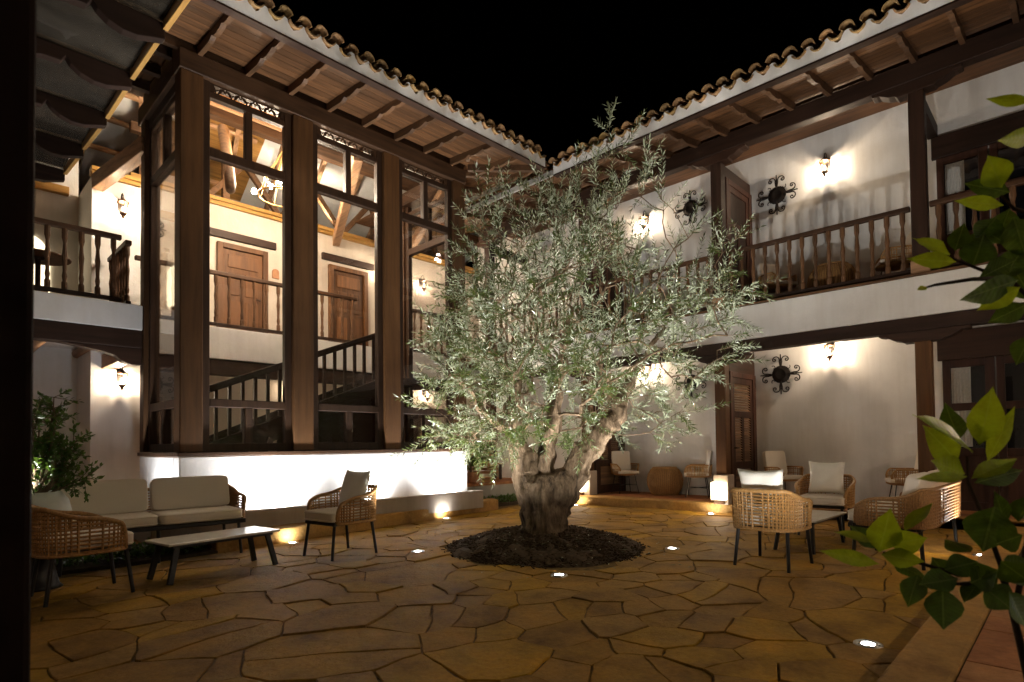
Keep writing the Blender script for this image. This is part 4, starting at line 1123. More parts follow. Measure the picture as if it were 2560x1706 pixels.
tk.add(vs, [(i*NS+j, i*NS+(j+1) % NS, (i+1)*NS+(j+1) % NS, (i+1)*NS+j) for i in range(k-1) for j in range(NS)]+[tuple(range(NS-1, -1, -1)), tuple((k-1)*NS+j for j in range(NS))])
def bend(pts, rad, n=5, amp=.03):
    P, Q = [], []
    for i in range(len(pts)-1):
        for q in range(n):
            t = q/n; P.append(pts[i].lerp(pts[i+1], t)+Vector((rg.uniform(-amp, amp), rg.uniform(-amp, amp), rg.uniform(-amp, amp)))*(1 if (i or q) else 0)); Q.append((rad[i]*(1-t)+rad[i+1]*t)*rg.uniform(.9, 1.1))
    P.append(pts[-1]); Q.append(rad[-1]); return P, Q
LP = []
for p, r in limbs:
    P, Q = bend(p, r); LP.append((P, Q)); tk.tube(P, Q, 10)
# burls
for _ in range(16):
    a = rg.uniform(0, 2*PI); z = rg.uniform(.12, .95); r = rg.uniform(.04, .075)
    c = E1*(.235*math.cos(a))+E2*(.235*math.sin(a))+EZ*z
    tk.lathe([(.01, -r), (r*.7, -r*.7), (r, 0), (r*.7, r*.7), (.01, r)], 8, c)
to = ob('trunk', tk, MT['bark'], tree, smooth=True)
md = to.modifiers.new('remesh', 'REMESH'); md.mode = 'VOXEL'; md.voxel_size = 0.014
bpy.context.view_layer.update()
tm = bpy.data.meshes.new_from_object(to.evaluated_get(bpy.context.evaluated_depsgraph_get()))
to.modifiers.clear(); to.data = tm
from mathutils import noise as NZ
tm.update(); nv = len(tm.vertices)
co = np.empty(nv*3); tm.vertices.foreach_get('co', co); co = co.reshape(-1, 3)
no = np.empty(nv*3); tm.vertex_normals.foreach_get('vector', no); no = no.reshape(-1, 3)
dsp = np.empty(nv)
for i in range(nv):
    x, y, z = co[i]
    tw = .5*math.sin(z*2.2)
    f = NZ.ridged_multi_fractal(Vector((x*4.2+tw, y*4.2-tw, z*1.3)), 0.9, 2.1, 5, 0.9, 2.0)
    g_ = NZ.fractal(Vector((x*2.6, y*2.6, z*1.9+7)), 1.0, 2.0, 3)
    h_ = NZ.fractal(Vector((x*17, y*17, z*8)), 1.0, 2.0, 3)
    dsp[i] = .030*(f-1.1)+.045*g_+.007*h_
co += no*dsp[:, None]
tm.vertices.foreach_set('co', co.ravel()); tm.polygons.foreach_set('use_smooth', [True]*len(tm.polygons)); tm.update()
if not tm.materials: tm.materials.append(MT['bark'])
# crown attractors in an uneven outline
out = [(-1.45, 1.32), (-1.4, 1.7), (-1.25, 2.1), (-1.2, 2.5), (-1.05, 3.0), (-.85, 3.5), (-.6, 3.95), (-.25, 4.0), (.0, 4.2), (.45, 4.3), (.8, 4.5), (1.1, 4.3), (1.35, 3.8), (1.7, 3.6), (2.0, 3.45), (2.3, 3.6), (2.35, 3.1), (2.25, 2.7), (2.3, 2.3), (1.9, 1.95), (1.65, 1.4), (1.2, 1.25), (.75, 1.5), (.3, 1.3), (-.3, 1.2), (-.6, 1.1), (-1.0, 1.2)]
def inside(x, y):
    c = False; j = len(out)-1
    for i in range(len(out)):
        (xi, yi), (xj, yj) = out[i], out[j]
        if (yi > y) != (yj > y) and x < (xj-xi)*(y-yi)/(yj-yi)+xi: c = not c
        j = i
    return c
at = []
rg = random.Random(21)
while len(at) < 410:
    a, z = rg.uniform(-1.9, 2.8), rg.uniform(.9, 5.0)
    if not inside(a, z): continue
    dens = .62
    if -1.4 < a < .8 and 1.3 < z < 3.3: dens = 1.0
    elif a < 1.6 and z < 3.6: dens = .68
    if .9 < a < 2.0 and z < 1.9: dens *= .45
    if -.2 < a < .95 and z < 1.5: dens *= .25
    if 1.2 < a < 2.3 and 2.9 < z < 3.9: dens *= .7
    if rg.random() > dens: continue
    q = min(1, math.hypot((a-.4)/2.3, (z-2.7)/2.2))
    dm = 1.45*math.sqrt(max(.05, 1-q*q*.9))
    d = rg.uniform(-1, 1); d = math.copysign(abs(d)**.8, d)*dm
    at.append(tp(a, z, d))
for a, z, d in ((.86, 5.15, -.1), (.80, 4.8, 0), (-.55, 4.15, .1), (-.2, 4.3, -.3), (.2, 4.4, .2), (1.3, 4.4, .1), (1.5, 4.1, -.2), (.5, 4.5, .3), (-.8, 3.95, 0), (2.45, 3.8, 0), (2.2, 3.7, .3), (1.1, 4.5, .2), (.68, 4.75, .15), (.98, 4.85, -.2), (-.45, 4.4, .3)):
    at.append(tp(a, z, d))
nodes, parent_, cnt = [], [], []
for P, Q in LP:
    for p, q in zip(P, Q):
        if p.z > 1.15: nodes.append(p); parent_.append(-1)
base_n = len(nodes)
cen = tp(.35, 1.7)
at.sort(key=lambda p: (p-cen).length)
tips = []
for p in at:
    A = np.array([(n.x, n.y, n.z) for n in nodes]); dv = A-np.array(p); dist = np.sqrt((dv**2).sum(1))
    pen = dist+np.maximum(0, A[:, 2]-p.z)*.8
    i = int(pen.argmin()); s = nodes[i]; L = (p-s).length
    if L < .10: tips.append((i, p)); continue
    m = max(2, int(L/.16)); prev = i
    side = Vector((rg.uniform(-1, 1), rg.uniform(-1, 1), rg.uniform(-.2, .8)))*L*.14
    for q in range(1, m+1):
        t = q/m; v = s.lerp(p, t)+side*math.sin(PI*t)+Vector((rg.uniform(-1, 1), rg.uniform(-1, 1), rg.uniform(-1, 1)))*.012
        if q == m: v = p
        nodes.append(v); parent_.append(prev); prev = len(nodes)-1
    tips.append((prev, p))
w = np.zeros(len(nodes))
for i, _ in tips: w[i] += 1
for i in range(len(nodes)-1, base_n-1, -1): w[parent_[i]] += w[i]
rad = lambda i: min(.055, .0042*max(1.0, w[i])**.47)
br = MB()
for i in range(base_n, len(nodes)):
    p = parent_[i]
    r1 = rad(i); r0 = min(rad(p), r1*1.6) if p >= base_n else min(.05, r1*1.3)
    br.tube([nodes[p], nodes[i]], [r0, r1], 5 if r1 > .009 else 4, False)
LV, LF = [], []
def leaf(p, d, n, L, wd):
    s = d.cross(n)
    if s.length < 1e-5: return
    s.normalize(); n2 = s.cross(d)
    o = len(LV); m = p+d*L*.45
    LV.extend((tuple(p), tuple(m+s*wd/2+n2*wd*.12), tuple(p+d*L-n2*L*.05), tuple(m-s*wd/2+n2*wd*.12)))
    LF.append((o, o+1, o+2)); LF.append((o, o+2, o+3))
def twig(p, d, L):
    """a thin shoot with leaves in opposite pairs"""
    d = d.normalized(); c = Vector((rg.uniform(-1, 1), rg.uniform(-1, 1), rg.uniform(-.6, .6)))*.35
    pts = []; q = p.copy(); m = 6
    for k in range(m+1):
        pts.append(q.copy()); q = q+d*(L/m); d = (d+c/m).normalized()
    br.tube(pts, [.0032-.0022*k/m for k in range(m+1)], 4, False)
    n = int(L/.0235)
    ph = rg.uniform(0, PI)
    for k in range(2, n+1):
        t = k/n*m; i = min(m-1, int(t)); b = pts[i].lerp(pts[i+1], t-i); td = (pts[i+1]-pts[i]).normalized()
        x = td.orthogonal().normalized(); y = td.cross(x)
        ph += PI/2
        for s in (0, PI):
            if rg.random() < .12: continue
            a = ph+s+rg.uniform(-.35, .35); rdir = x*math.cos(a)+y*math.sin(a)
            ang = rg.uniform(.55, 1.05) if k < n else .2
            ld = (td*math.cos(ang)+rdir*math.sin(ang)).normalized()
            leaf(b, ld, (rdir*-.5+td*.7+Vector((rg.uniform(-.5, .5),)*3)), rg.uniform(.052, .098), rg.uniform(.012, .019))
for i, p in tips:
    par = parent_[i] if parent_[i] >= 0 else i
    d0 = (nodes[i]-nodes[par]); d0 = d0.normalized() if d0.length > 1e-5 else EZ
    out_d = (p-cen); out_d.z *= .5; out_d.normalize()
    high = p.z > 3.5
    for k in range(3 if not high else 2):
        rv = Vector((rg.gauss(0, 1), rg.gauss(0, 1), rg.gauss(0, 1)))
        upb = .9 if high else rg.uniform(-.35, .7)
        if p.z < 1.6: upb = rg.uniform(-.7, .2)
        d = d0*.5+out_d*.5+EZ*upb+rv*.45
        twig(p, d, rg.uniform(.28, .52) if not high else rg.uniform(.30, .55))
# twigs on inner branches
for i in range(base_n, len(nodes)):
    if w[i] < 14 and rg.random() < .26:
        rv = Vector((rg.gauss(0, 1), rg.gauss(0, 1), rg.gauss(0, 1)+.4))
        twig(nodes[i], rv, rg.uniform(.18, .38))
ob('branches', br, MT['bark'], tree, fix=False, kind='stuff')
fo = MB(); fo.v, fo.f = LV, LF
fo_ = ob('crown', fo, MT['olive'], tree, fix=False, kind='stuff')
# mulch bed
mb = MB(); nr_, na = 10, 48; vs = [(MC.x, MC.y, .27)]
rg = random.Random(4)
for i in range(1, nr_+1):
    for j in range(na):
        a = 2*PI*j/na; r = (MR+.02)*i/nr_*(1+(.03*math.sin(5*a)+.025*math.sin(9*a+1))*(i/nr_)); z = .27*(1-(i/nr_)**2.1)*.85+(rg.uniform(-.022, .022) if i < nr_ else -.012)
        vs.append((MC.x+r*math.cos(a), MC.y+r*math.sin(a), z))
fs = [(0, 1+j, 1+(j+1) % na) for j in range(na)]+[(1+(i-1)*na+j, 1+i*na+j, 1+i*na+(j+1) % na, 1+(i-1)*na+(j+1) % na) for i in range(1, nr_) for j in range(na)]
mb.add(vs, fs)
for _ in range(5200):
    a = rg.uniform(0, 2*PI); r = (MR+.03)*math.sqrt(rg.random())+(abs(rg.gauss(0, .06)) if rg.random() < .2 else 0)
    z = .23*(1-(r/MR)**2.1 if r < MR else 0)
    p = Vector((MC.x+r*math.cos(a), MC.y+r*math.sin(a), max(.004, z+.006)))
    d = Vector((rg.gauss(0, 1), rg.gauss(0, 1), rg.gauss(0, .35))).normalized(); l = rg.uniform(.02, .065)
    mb.beam(p-d*l/2, p+d*l/2, rg.uniform(.010, .028), rg.uniform(.005, .012))
structure_m = ob('mulch', mb, MT['mulch'], fix=False, kind='stuff')

fl = MB(); rg = random.Random(77)
for _ in range(150):
    a = rg.uniform(0, 2*PI); r = MR*.4+abs(rg.gauss(.7, .55)); p = Vector((MC.x+r*math.cos(a), MC.y+r*math.sin(a), (.012 if r > MR else .05+.2*(1-(r/MR)**2))))
    d = Vector((rg.gauss(0, 1), rg.gauss(0, 1), 0)).normalized(); s_ = Vector((-d.y, d.x, 0)); l = rg.uniform(.05, .08)
    fl.add([p, p+d*l*.5+s_*.007+EZ*.004, p+d*l, p+d*l*.5-s_*.007+EZ*.004], [(0, 1, 2), (0, 2, 3)])
ob('fallen_leaves', fl, MT['olive'], fix=False, kind='stuff')
# ================================================================== other plants
def leaf_cloud(n, rx, ry, rz, cz, L, wd, rgx, shell=.55):
    mb = MB()
    for _ in range(n):
        v = Vector((rgx.gauss(0, 1), rgx.gauss(0, 1), rgx.gauss(0, 1))).normalized()*(shell+(1-shell)*rgx.random())*rgx.uniform(.75, 1.12)
        p = Vector((v.x*rx, v.y*ry, cz+v.z*rz))
        d = (v+Vector((rgx.gauss(0, .6), rgx.gauss(0, .6), rgx.gauss(0, .6)+.2))).normalized()
        s = d.cross(Vector((rgx.gauss(0, 1), rgx.gauss(0, 1), 1+rgx.random()))).normalized(); n2 = s.cross(d); l = L*rgx.uniform(.7, 1.3)
        m = p+d*l*.5
        mb.add([p, m+s*wd*.5+n2*wd*.1, p+d*l, m-s*wd*.5+n2*wd*.1], [(0, 1, 2), (0, 2, 3)])
    return mb
def branchy_shrub(t, seed, stems, leafL, leafW, mat, base_z):
    g = random.Random(seed); st, lv = MB(), MB()
    for dirv, L in stems:
        p = Vector((g.uniform(-.04, .04), g.uniform(-.04, .04), base_z)); d = Vector(dirv).normalized(); pts = [p.copy()]
        m = 8
        for k in range(m):
            d = (d+Vector((g.gauss(0, .12), g.gauss(0, .12), g.gauss(0, .10)))).normalized(); p = p+d*L/m; pts.append(p.copy())
            if k >= 2:
                for q in range(g.randint(3, 5)):
                    sd = (d*.5+Vector((g.gauss(0, 1), g.gauss(0, 1), g.gauss(0, .7)))).normalized(); SL = g.uniform(.10, .22)
                    st.tube([p, p+sd*SL], [.004, .002], 4, False)
                    for r in range(9):
                        b = p+sd*SL*(.3+.7*r/8); ld = (sd*.7+Vector((g.gauss(0, .6), g.gauss(0, .6), g.gauss(0, .6)+.2))).normalized()
                        s = ld.cross(Vector((g.gauss(0, .5), g.gauss(0, .5), 1))).normalized(); n2 = s.cross(ld); l = leafL*g.uniform(.7, 1.2)
                        mm = b+ld*l*.5
                        lv.add([b, mm+s*leafW*.5+n2*.004, b+ld*l, mm-s*leafW*.5+n2*.004], [(0, 1, 2), (0, 2, 3)])
        st.tube(pts, [.016-.012*k/m for k in range(m+1)], 6, False)
    ob('stems', st, MT['bark'], t, fix=False); ob('foliage', lv, mat, t, fix=False, kind='stuff')
wp = thing('potted_shrub', 'bright green shrub in a round white pot beside the left sofa end', 'potted plant', (0.80, 7.03, .0))
ob('pot', MB().lathe([(.13, .46), (.19, .49), (.245, .60), (.26, .71), (.235, .82), (.175, .90), (.158, .90), (.158, .82)], 28, closed=False), MT['pot'], wp, smooth=True)
ob('stand', MB().lathe([(.20, 0), (.17, .03), (.13, .2), (.17, .438)], 20), MT['black'], wp, smooth=True)
ob('soil', MB().lathe([(0.0, .825), (.158, .82)], 20, closed=False), MT['soil'], wp)
branchy_shrub(wp, 3, [((.15, -.1, 1), .85), ((.5, .1, .9), .62), ((-.2, .2, 1), 1.0), ((.35, -.3, .6), .5), ((.05, .3, 1), .9), ((.75, -.1, .40), .42), ((-.5, -.1, .8), .7), ((.15, .1, 1.3), 1.0), ((.3, .0, .9), .55), ((-.1, -.2, .9), .8)], .062, .034, MT['shrub'], .82)
bs = thing('potted_bush', 'dark rounded bush in a pot on the raised terrace left of the trunk', 'potted plant', (8.55, 9.62, .462))
ob('pot', MB().lathe([(.12, 0), (.17, .10), (.19, .22), (.20, .24), (.17, .24), (.16, .2)], 20, closed=False), MT['clay'], bs, smooth=True)
ob('stems', MB().tube([(0, 0, .15), (.01, 0, .5)], [.025, .015], 6).tube([(0, 0, .3), (.12, .05, .6)], [.015, .008], 5).tube([(0, 0, .3), (-.12, -.05, .6)], [.015, .008], 5), MT['bark'], bs)
ob('foliage', leaf_cloud(1900, .42, .42, .38, .68, .065, .035, random.Random(9)), MT['shrub'], bs, fix=False, kind='stuff')
for nm, x0, x1, y0, y1, n, sd in (('ground_cover', 7.75, 9.7, 8.80, 9.22, 900, 5), ('ground_cover', .9, 2.6, 7.75, 8.25, 1100, 6)):
    g = random.Random(sd); mb = MB()
    for _ in range(n):
        p = Vector((g.uniform(x0, x1), g.uniform(y0, y1), g.uniform(.02, .16))); d = Vector((g.gauss(0, 1), g.gauss(0, 1), abs(g.gauss(0, .8)))).normalized()
        s = d.cross(Vector((g.gauss(0, .5), g.gauss(0, .5), 1))).normalized(); l = g.uniform(.05, .09); m = p+d*l*.5
        mb.add([p, m+s*.02, p+d*l, m-s*.02], [(0, 1, 2), (0, 2, 3)])
    ob(nm, mb, MT['shrub'], fix=False, kind='stuff')
# foreground citrus: every leaf its own piece
ct = thing('citrus_tree', 'large leaved green citrus plant close to the camera at the right edge', 'plant', (1.72, .113, 0))
CO = Vector((1.72, .113, 0))
ob('pot', MB().lathe([(.13, .172), (.17, .24), (.205, .42), (.215, .47), (.215, .52), (.18, .52), (.175, .47)], 28, (.05, -.06, 0), closed=False), MT['clay'], ct, smooth=True)
ob('soil', MB().lathe([(0, .475), (.176, .47)], 20, (.05, -.06, 0), closed=False), MT['soil'], ct)
stm = MB().tube([(.05, -.06, .46), (.02, -.03, .70), (0, 0, .899)], [.011, .009, .007], 8)
for s in CITRUS_STEMS:
    stm.tube([Vector(p)-CO for p in s], [.0065-.004*i/(len(s)-1) for i in range(len(s))], 6)
stm.tube([Vector((1.72, .113, .899))-CO, Vector((1.66, .118, .96))-CO, Vector((1.634, .126, 1.008))-CO], [.007, .006, .005], 6)
stm.tube([Vector((2.014, .052, 1.4))-CO, Vector((2.04, .05, 1.75))-CO, Vector((2.056, .048, 1.878))-CO], .005, 6)
ob('stems', stm, MT['bark'] if False else MT['soil'], ct, smooth=True)
def blade(arch):
    prof = [(0, .03), (.05, .14), (.16, .52), (.32, .90), (.46, 1.0), (.62, .84), (.78, .50), (.91, .17), (1.0, .005)]
    mb = MB(); vs = []
    for t, wv in prof:
        z = -arch*(t-.1)**2
        for k, f in ((-1, .10), (-.5, .035), (0, 0), (.5, .035), (1, .10)):
            vs.append((k*wv*.5, t, z+f*wv+.02*math.sin(t*17+k*2)*abs(k)))
    fs = [(i*5+j, i*5+j+1, (i+1)*5+j+1, (i+1)*5+j) for i in range(len(prof)-1) for j in range(4)]
    mb.add(vs, fs); mb.smooth = True; return mb.mesh('leaf', MT['citrus'])
BL = [blade(a) for a in (.0, .16, .30, -.12)]
g = random.Random(2)
for bx, by, bz, tx_, ty, tz_, wd, br_ in CITRUS_LEAVES:
    b, t = Vector((bx, by, bz)), Vector((tx_, ty, tz_)); d = t-b; L = d.length; y = d/L
    view = (b-EYE).normalized()
    n = -view+Vector((g.gauss(0, .35), g.gauss(0, .35), g.gauss(0, .35)+(.25 if br_ else -.1)))
    x = y.cross(n).normalized(); z = x.cross(y)
    o = ob('leaf', BL[g.randrange(4)], None, ct)
    m = Matrix((x*wd*1.0, y*L, z*wd*1.1)).transposed().to_4x4(); m.translation = b-CO
    o.matrix_local = m
    if not br_: o.material_slots[0].link = 'OBJECT'; o.material_slots[0].material = MT['citrus_shaded']  # leaves out of the light get the darker painted copy
# ================================================================== furniture
def weave(path, rim, z0, nv, nh, r=.0065, lean=.10, flat=None):
    """woven cane shell over an open plan path: path(t)->(x,y), rim(t)->height"""
    mb = MB()
    def P(t, z):
        x, y = path(t); k = 1+lean*(z-z0); return Vector((x*k, y*k, z))
    for i in range(nv):
        t = i/(nv-1); H = rim(t)
        n = 3
        mb.tube([P(t, z0+(H-z0)*q/n) for q in range(n+1)], r*(1.25 if i % 2 else .9), 4, False)
    top = max(rim(i/40) for i in range(41))
    for k in range(nh):
        z = z0+(top-z0)*(k+.5)/nh
        run = []
        for i in range(61):
            t = i/60
            if rim(t) > z+.004: run.append(P(t, z))
            else:
                if len(run) > 1: mb.tube(run, r, 4, False)
                run = []
        if len(run) > 1: mb.tube(run, r, 4, False)
    rm_ = [P(i/60, rim(i/60)) for i in range(61)]
    bm_ = [P(i/60, z0) for i in range(61)]
    return mb, rm_, bm_
def rbox(x0, x1, y0, y1, z0, z1, b=.035, puff=.012):
    """soft cushion block"""
    mb = MB(); n = 9; vs = []; fs = []
    cx, cy_, cz = (x0+x1)/2, (y0+y1)/2, (z0+z1)/2; hx, hy, hz = (x1-x0)/2, (y1-y0)/2, (z1-z0)/2
    m = 12; rows = 9
    for i in range(rows+1):
        ph = -PI/2+PI*i/rows
        for j in range(4*m):
            th = 2*PI*j/(4*m)
            e1, e2 = .20, .16
            c = lambda a, e: math.copysign(abs(math.cos(a))**e, math.cos(a)); s = lambda a, e: math.copysign(abs(math.sin(a))**e, math.sin(a))
            vs.append((cx+hx*c(ph, e1)*c(th, e2), cy_+hy*c(ph, e1)*s(th, e2), cz+hz*s(ph, e1)))
    q = 4*m
    fs = [(i*q+j, i*q+(j+1) % q, (i+1)*q+(j+1) % q, (i+1)*q+j) for i in range(rows) for j in range(q)]
    mb.add(vs, fs); mb.smooth = True; return mb
def piping(cu, x0, x1, y0, y1, zs_):
    r = .06
    for z in zs_:
        pts = []
        for cx, cy_, a0 in ((x1-r, y1-r, 0), (x0+r, y1-r, PI/2), (x0+r, y0+r, PI), (x1-r, y0+r, 1.5*PI)):
            for k in range(4): a = a0+k*PI/6; pts.append((cx+(r-.002)*math.cos(a), cy_+(r-.002)*math.sin(a), z))
        pts.append(pts[0])
        ob('piping', MB().tube(pts, .0055, 5, False), MT['fabric'], cu, smooth=True)
def armchair(label, loc, rz, group):
    """woven lounge chair, faces local +x"""
    t = thing('wicker_armchair', label, 'armchair', loc, rz, group)
    pth = lambda s: ((lambda a: (-.02+.345*math.copysign(abs(math.cos(a))**.62, math.cos(a)), .335*math.copysign(abs(math.sin(a))**.62, math.sin(a))))(PI*.26+(2*PI-PI*.52)*s))
    def rim(s):
        q = abs(s-.5)*2
        h = .80-.19*max(0, (q-.30)/.70)**1.1
        if q > .90: h -= .13*((q-.90)/.10)**2
        return h
    mb, rm_, bm_ = weave(pth, rim, .405, 44, 12, .0088)
    ob('weave', mb, MT['wicker'], t, fix=False, kind='stuff')
    ob('rim', MB().tube([bm_[0]]+rm_+[bm_[-1]], .021, 8), MT['wicker'], t, smooth=True)
    ob('lower_rim', MB().tube(bm_, .014, 6), MT['wicker'], t, smooth=True)
    ob('seat_frame', MB().box(-.30, .30, -.285, .285, .385, .425), MT['black'], t, bev=0.01)
    for sx_, sy_ in ((1, 1), (1, -1), (-1, 1), (-1, -1)):
        ob('leg', MB().tube([(sx_*.265, sy_*.25, .40), (sx_*.315, sy_*.275, 0)], [.019, .0165], 8), MT['black'], t)
    cu = ob('seat_cushion', rbox(-.29, .33, -.285, .285, .425, .545), MT['fabric'], t)
    piping(cu, -.29, .33, -.285, .285, (.447, .523))
    return t
GA = 'woven lounge armchairs in the courtyard'
ac = armchair('woven armchair with a white pillow standing alone against the floodlit wall', (3.57, 6.38, 0), PI+.12, GA)
dup(ac, (1.05, 6.42, 0), .06, 'woven armchair seen from its side next to the dark post, partly cut off', GA)
dup(ac, (6.34, 2.34, 0), -.03, 'woven armchair seen from behind in front of the square glowing lamp', GA)
dup(ac, (8.85, 2.55, 0), PI+.10, 'woven armchair facing the camera with an upright white square pillow', GA)
def pillow(label, loc, rot):
    mb = MB(); n = 14; vs = []
    for sgn in (1, -1):
        for i in range(n+1):
            for j in range(n+1):
                u, v = -1+2*i/n, -1+2*j/n
                k = 1-.10*(1-abs(u)**2)*abs(v)**3-.0; l = 1-.10*(1-abs(v)**2)*abs(u)**3
                th = .075*max(0, (1-u**4)*(1-v**4))**.6
                vs.append((sgn*th+.008*math.sin(u*5+v*4)*(1-u*u), .235*u*l, .235*v*k))
    m = (n+1)**2
    fs = [(i*(n+1)+j, i*(n+1)+j+1, (i+1)*(n+1)+j+1, (i+1)*(n+1)+j) for i in range(n) for j in range(n)]
    fs += [(m+a, m+d, m+c, m+b) for a, b, c, d in fs]
    mb.add(vs, fs)
    me = mb.mesh('pillow', MT['pillow'])
    import bmesh
    bm = bmesh.new(); bm.from_mesh(me); bmesh.ops.remove_doubles(bm, verts=bm.verts, dist=.0015); bmesh.ops.recalc_face_normals(bm, faces=bm.faces); bm.to_mesh(me); bm.free()
    me.polygons.foreach_set('use_smooth', [True]*len(me.polygons))
    o = bpy.data.objects.new('pillow', me); COL.objects.link(o); o.location = loc; o.rotation_euler = rot
    return tag(o, label, 'pillow', 'square pillows on the armchairs')
pillow('white pillow with pointed corners in the armchair by the floodlit wall', (3.77, 6.40, .775), (0, R(17), .12))
pillow('white pillow rising above the back of the armchair seen from behind', (6.13, 2.36, .79), (0, R(-14), 0))
pillow('white square pillow upright in the armchair that faces the camera', (9.02, 2.57, .775), (0, R(14), .10))
def sofa(label, loc, rz, group):
    """two seat woven sofa, faces local -y, length along x"""
    t = thing('wicker_sofa', label, 'sofa', loc, rz, group)
    L, D = .97, .37
    pth = lambda s: ((lambda a: (L*math.copysign(abs(math.cos(a))**.30, math.cos(a)), .02+D*math.copysign(abs(math.sin(a))**.42, math.sin(a))))(-PI*.20+(PI*1.40)*s))
    def rim(s):
        q = abs(s-.5)*2
        h = .80-.22*max(0, (q-.42)/.58)**1.2
        if q > .93: h -= .10*((q-.93)/.07)**2
        return h
    mb, rm_, bm_ = weave(pth, rim, .405, 96, 12, .0088, .05)
    ob('weave', mb, MT['wicker_b'], t, fix=False, kind='stuff')
    ob('rim', MB().tube([bm_[0]]+rm_+[bm_[-1]], .017, 8), MT['wicker_b'], t, smooth=True)
    ob('seat_frame', MB().box(-.93, .93, -.345, -.30, .375, .425).box(-.93, .93, .27, .31, .375, .425).box(-.93, -.885, -.30, .27, .376, .424).box(.885, .93, -.30, .27, .376, .424), MT['black'], t, bev=0.008)
    for sx_, sy_ in ((1, 1), (1, -1), (-1, 1), (-1, -1), (0, -1)):
        ob('leg', MB().tube([(sx_*.86, sy_*.29, .40), (sx_*.885, sy_*.315, 0)], [.020, .017], 8), MT['black'], t)
    for s in (-1, 1):
        c = rbox(min(s*.008, s*.90), max(s*.008, s*.90), -.37, .24, .428, .555)
        cu = ob('seat_cushion', c, MT['fabric'], t)
        piping(cu, min(s*.008, s*.90), max(s*.008, s*.90), -.37, .24, (.450, .533))
        b = ob('back_cushion', rbox(-.435, .435, -.065, .065, 0, .40), MT['fabric'], t, (s*.452, .155, .545)); b.rotation_euler = (R(-14), 0, 0)
    return t
GS = 'two seat woven sofas with cream cushions'
so = sofa('long woven sofa with cream back cushions in front of the floodlit wall', (1.93, 7.76, 0), -.05, GS)
dup(so, (7.90, 1.42, 0), PI-.03, 'woven sofa seen end-on behind the foreground leaves, its back lit gold', GS)
def coffee_table(label, loc, rz, group):
    t = thing('coffee_table', label, 'coffee table', loc, rz, group)
    ob('table_top', MB().box(-.58, .58, -.26, .26, .365, .39), MT['marble'], t, bev=0.008)
    ob('apron', MB().box(-.52, .52, -.21, .21, .335, .363), MT['black'], t)
    for sx_, sy_ in ((1, 1), (1, -1), (-1, 1), (-1, -1)):
        ob('leg', MB().beam((sx_*.47, sy_*.18, .345), (sx_*.55, sy_*.215, 0), .055, .032, (0, 1, 0)), MT['black'], t, bev=0.006)
    return t
ctb = coffee_table('low coffee table with pale marble top in front of the sofa', (2.20, 6.50, 0), .15, 'low marble coffee tables')
dup(ctb, (7.72, 2.40, 0), -.02, 'low coffee table with pale marble top between the armchairs and the far sofa')
def side_chair(label, loc, rz, group):
    """cane chair with thin legs, faces local +x"""
    t = thing('cane_chair', label, 'chair', loc, rz, group)
    pth = lambda s: ((lambda a: (.27*math.copysign(abs(math.cos(a))**.7, math.cos(a)), .28*math.copysign(abs(math.sin(a))**.7, math.sin(a))))(PI*.22+(2*PI-PI*.44)*s))
    def rim(s):
        q = abs(s-.5)*2; h = .66
        if q > .82: h -= .10*((q-.82)/.18)**1.5
        return h
    mb, rm_, bm_ = weave(pth, rim, .43, 54, 3, .006, .25)
    ob('weave', mb, MT['wicker'], t, fix=False, kind='stuff')
    ob('rim', MB().tube([bm_[0]]+rm_+[bm_[-1]], .014, 8), MT['wicker'], t, smooth=True)
    ob('seat_shell', MB().lathe([(.05, .40), (.22, .405), (.275, .43), (.28, .445), (.2, .445)], 20), MT['wicker'], t, smooth=True)
    for sx_, sy_ in ((1, 1), (1, -1), (-1, 1), (-1, -1)):
        ob('leg', MB().tube([(sx_*.16, sy_*.17, .41), (sx_*.225, sy_*.235, 0)], .009, 6), MT['black'], t)
    ob('stretcher', MB().tube([(.195, .205, .19), (-.195, -.205, .19)], .007, 6).tube([(-.195, .205, .191), (.195, -.205, .191)], .007, 6), MT['black'], t)
    ob('seat_cushion', rbox(-.24, .26, -.245, .245, .445, .51), MT['fabric'], t)
    b = ob('back_cushion', rbox(-.045, .045, -.23, .23, 0, .46), MT['fabric'], t, (-.185, 0, .50)); b.rotation_euler = (0, R(-9), 0)
    return t
GC = 'cane chairs with thin legs along the galleries'
sc = side_chair('cane chair with cream back on the arcade left of the round woven table', (11.28, 7.42, .161), -PI*.68, GC)
dup(sc, (11.42, 5.72, .161), PI*.62, 'cane chair half hidden by the arcade post right of the round woven table', GC)
dup(sc, (11.22, 3.92, .161), -PI*.66, 'cane chair with cream back against the arcade wall below the iron rosette', GC)
dup(sc, (11.22, 2.02, .161), PI*.62, 'cane chair beside the right arcade post behind the foreground leaves', GC)
dup(sc, (11.22, 3.95, FR), -PI*.66, 'cane chair upstairs behind the balusters below the iron rosette', GC)
dup(sc, (11.22, 2.08, FR), PI*.62, 'cane chair upstairs behind the balusters beside the right post', GC)
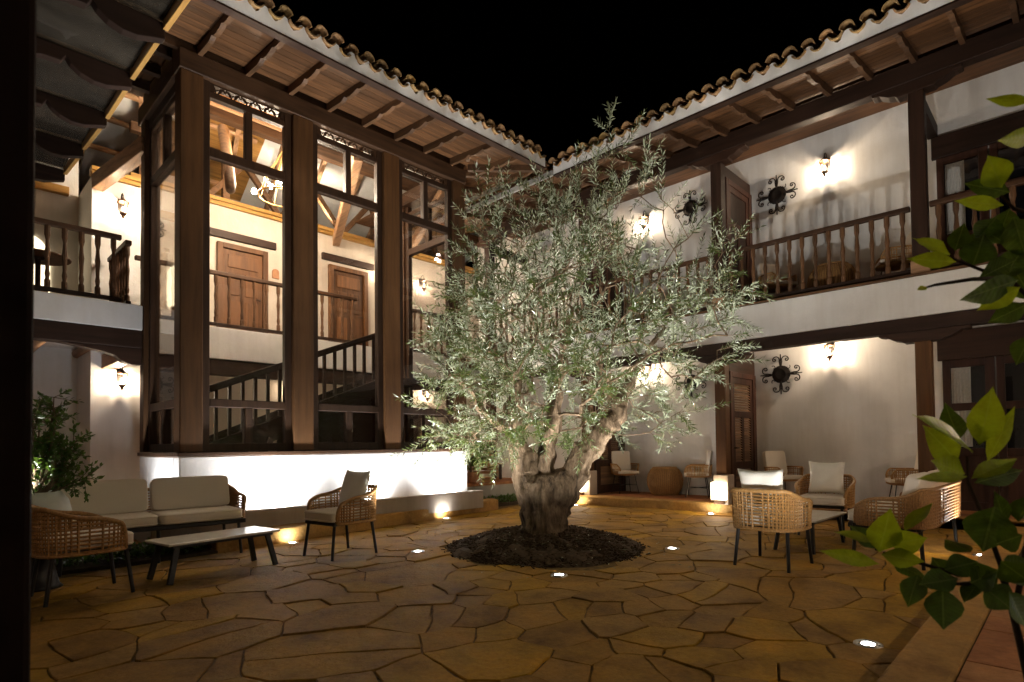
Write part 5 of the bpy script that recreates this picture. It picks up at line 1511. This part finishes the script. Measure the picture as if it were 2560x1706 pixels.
def drum(label, loc, group):
    t = thing('woven_table', label, 'side table', loc, 0, group)
    pr_ = [(.27, 0), (.335, .10), (.375, .22), (.385, .32), (.36, .44), (.30, .545), (.245, .585)]
    ob('body', MB().lathe([(r-.012, z) for r, z in pr_], 28), MT['wicker_b'], t, smooth=True)
    sl = MB()
    for k in range(56):
        a = 2*PI*k/56
        sl.tube([(r*math.cos(a), r*math.sin(a), z) for r, z in pr_], .0085 if k % 7 else .013, 4, False)
    ob('weave', sl, MT['wicker'], t, fix=False, kind='stuff')
    ob('rim', MB().tube([(.25*math.cos(a), .25*math.sin(a), .59) for a in np.linspace(0, 2*PI, 33)], .016, 6, False), MT['wicker'], t, smooth=True)
    ob('table_top', MB().lathe([(0.0, .596), (.24, .596), (.245, .585)], 28, closed=False), MT['wicker'], t)
    return t
dr = drum('barrel shaped woven table between two cane chairs on the arcade', (11.48, 6.52, .161), 'barrel shaped woven tables')
dup(dr, (11.05, 2.98, FR), 0, 'barrel shaped woven table upstairs between the two cane chairs')
rt_ = thing('round_table', 'small round dark table on the lit balcony at the far left', 'table', (1.25, 11.2, FL))
ob('table_top', MB().lathe([(0, .70), (.40, .70), (.41, .715), (.40, .735), (0, .735)], 28, closed=False), MT['door'], rt_)
ob('pedestal', MB().lathe([(.2, 0), (.05, .03), (.035, .1), (.035, .66), (.12, .699)], 12), MT['dark_z'], rt_, smooth=True)
# slatted bench on the corner terrace
bn = thing('slatted_bench', 'brown slatted wooden bench on the raised terrace behind the trunk', 'bench', (9.55, 10.4, .462), -.5)
for k in range(7):
    ob('slat', MB().box(-.5, .5, .18+k*.012, .205+k*.012, .12+k*.085, .185+k*.085), MT['tan_x'], bn, bev=0.006)
for k in range(4):
    ob('slat', MB().box(-.5, .5, -.28+k*.11, -.19+k*.11, .36, .385), MT['tan_x'], bn, bev=0.006)
for x in (-.44, .44):
    ob('leg', MB().box(x-.03, x+.03, -.26, -.20, 0, .358), MT['dark_z'], bn); ob('leg', MB().box(x-.03, x+.03, .21, .28, 0, .78), MT['dark_z'], bn)
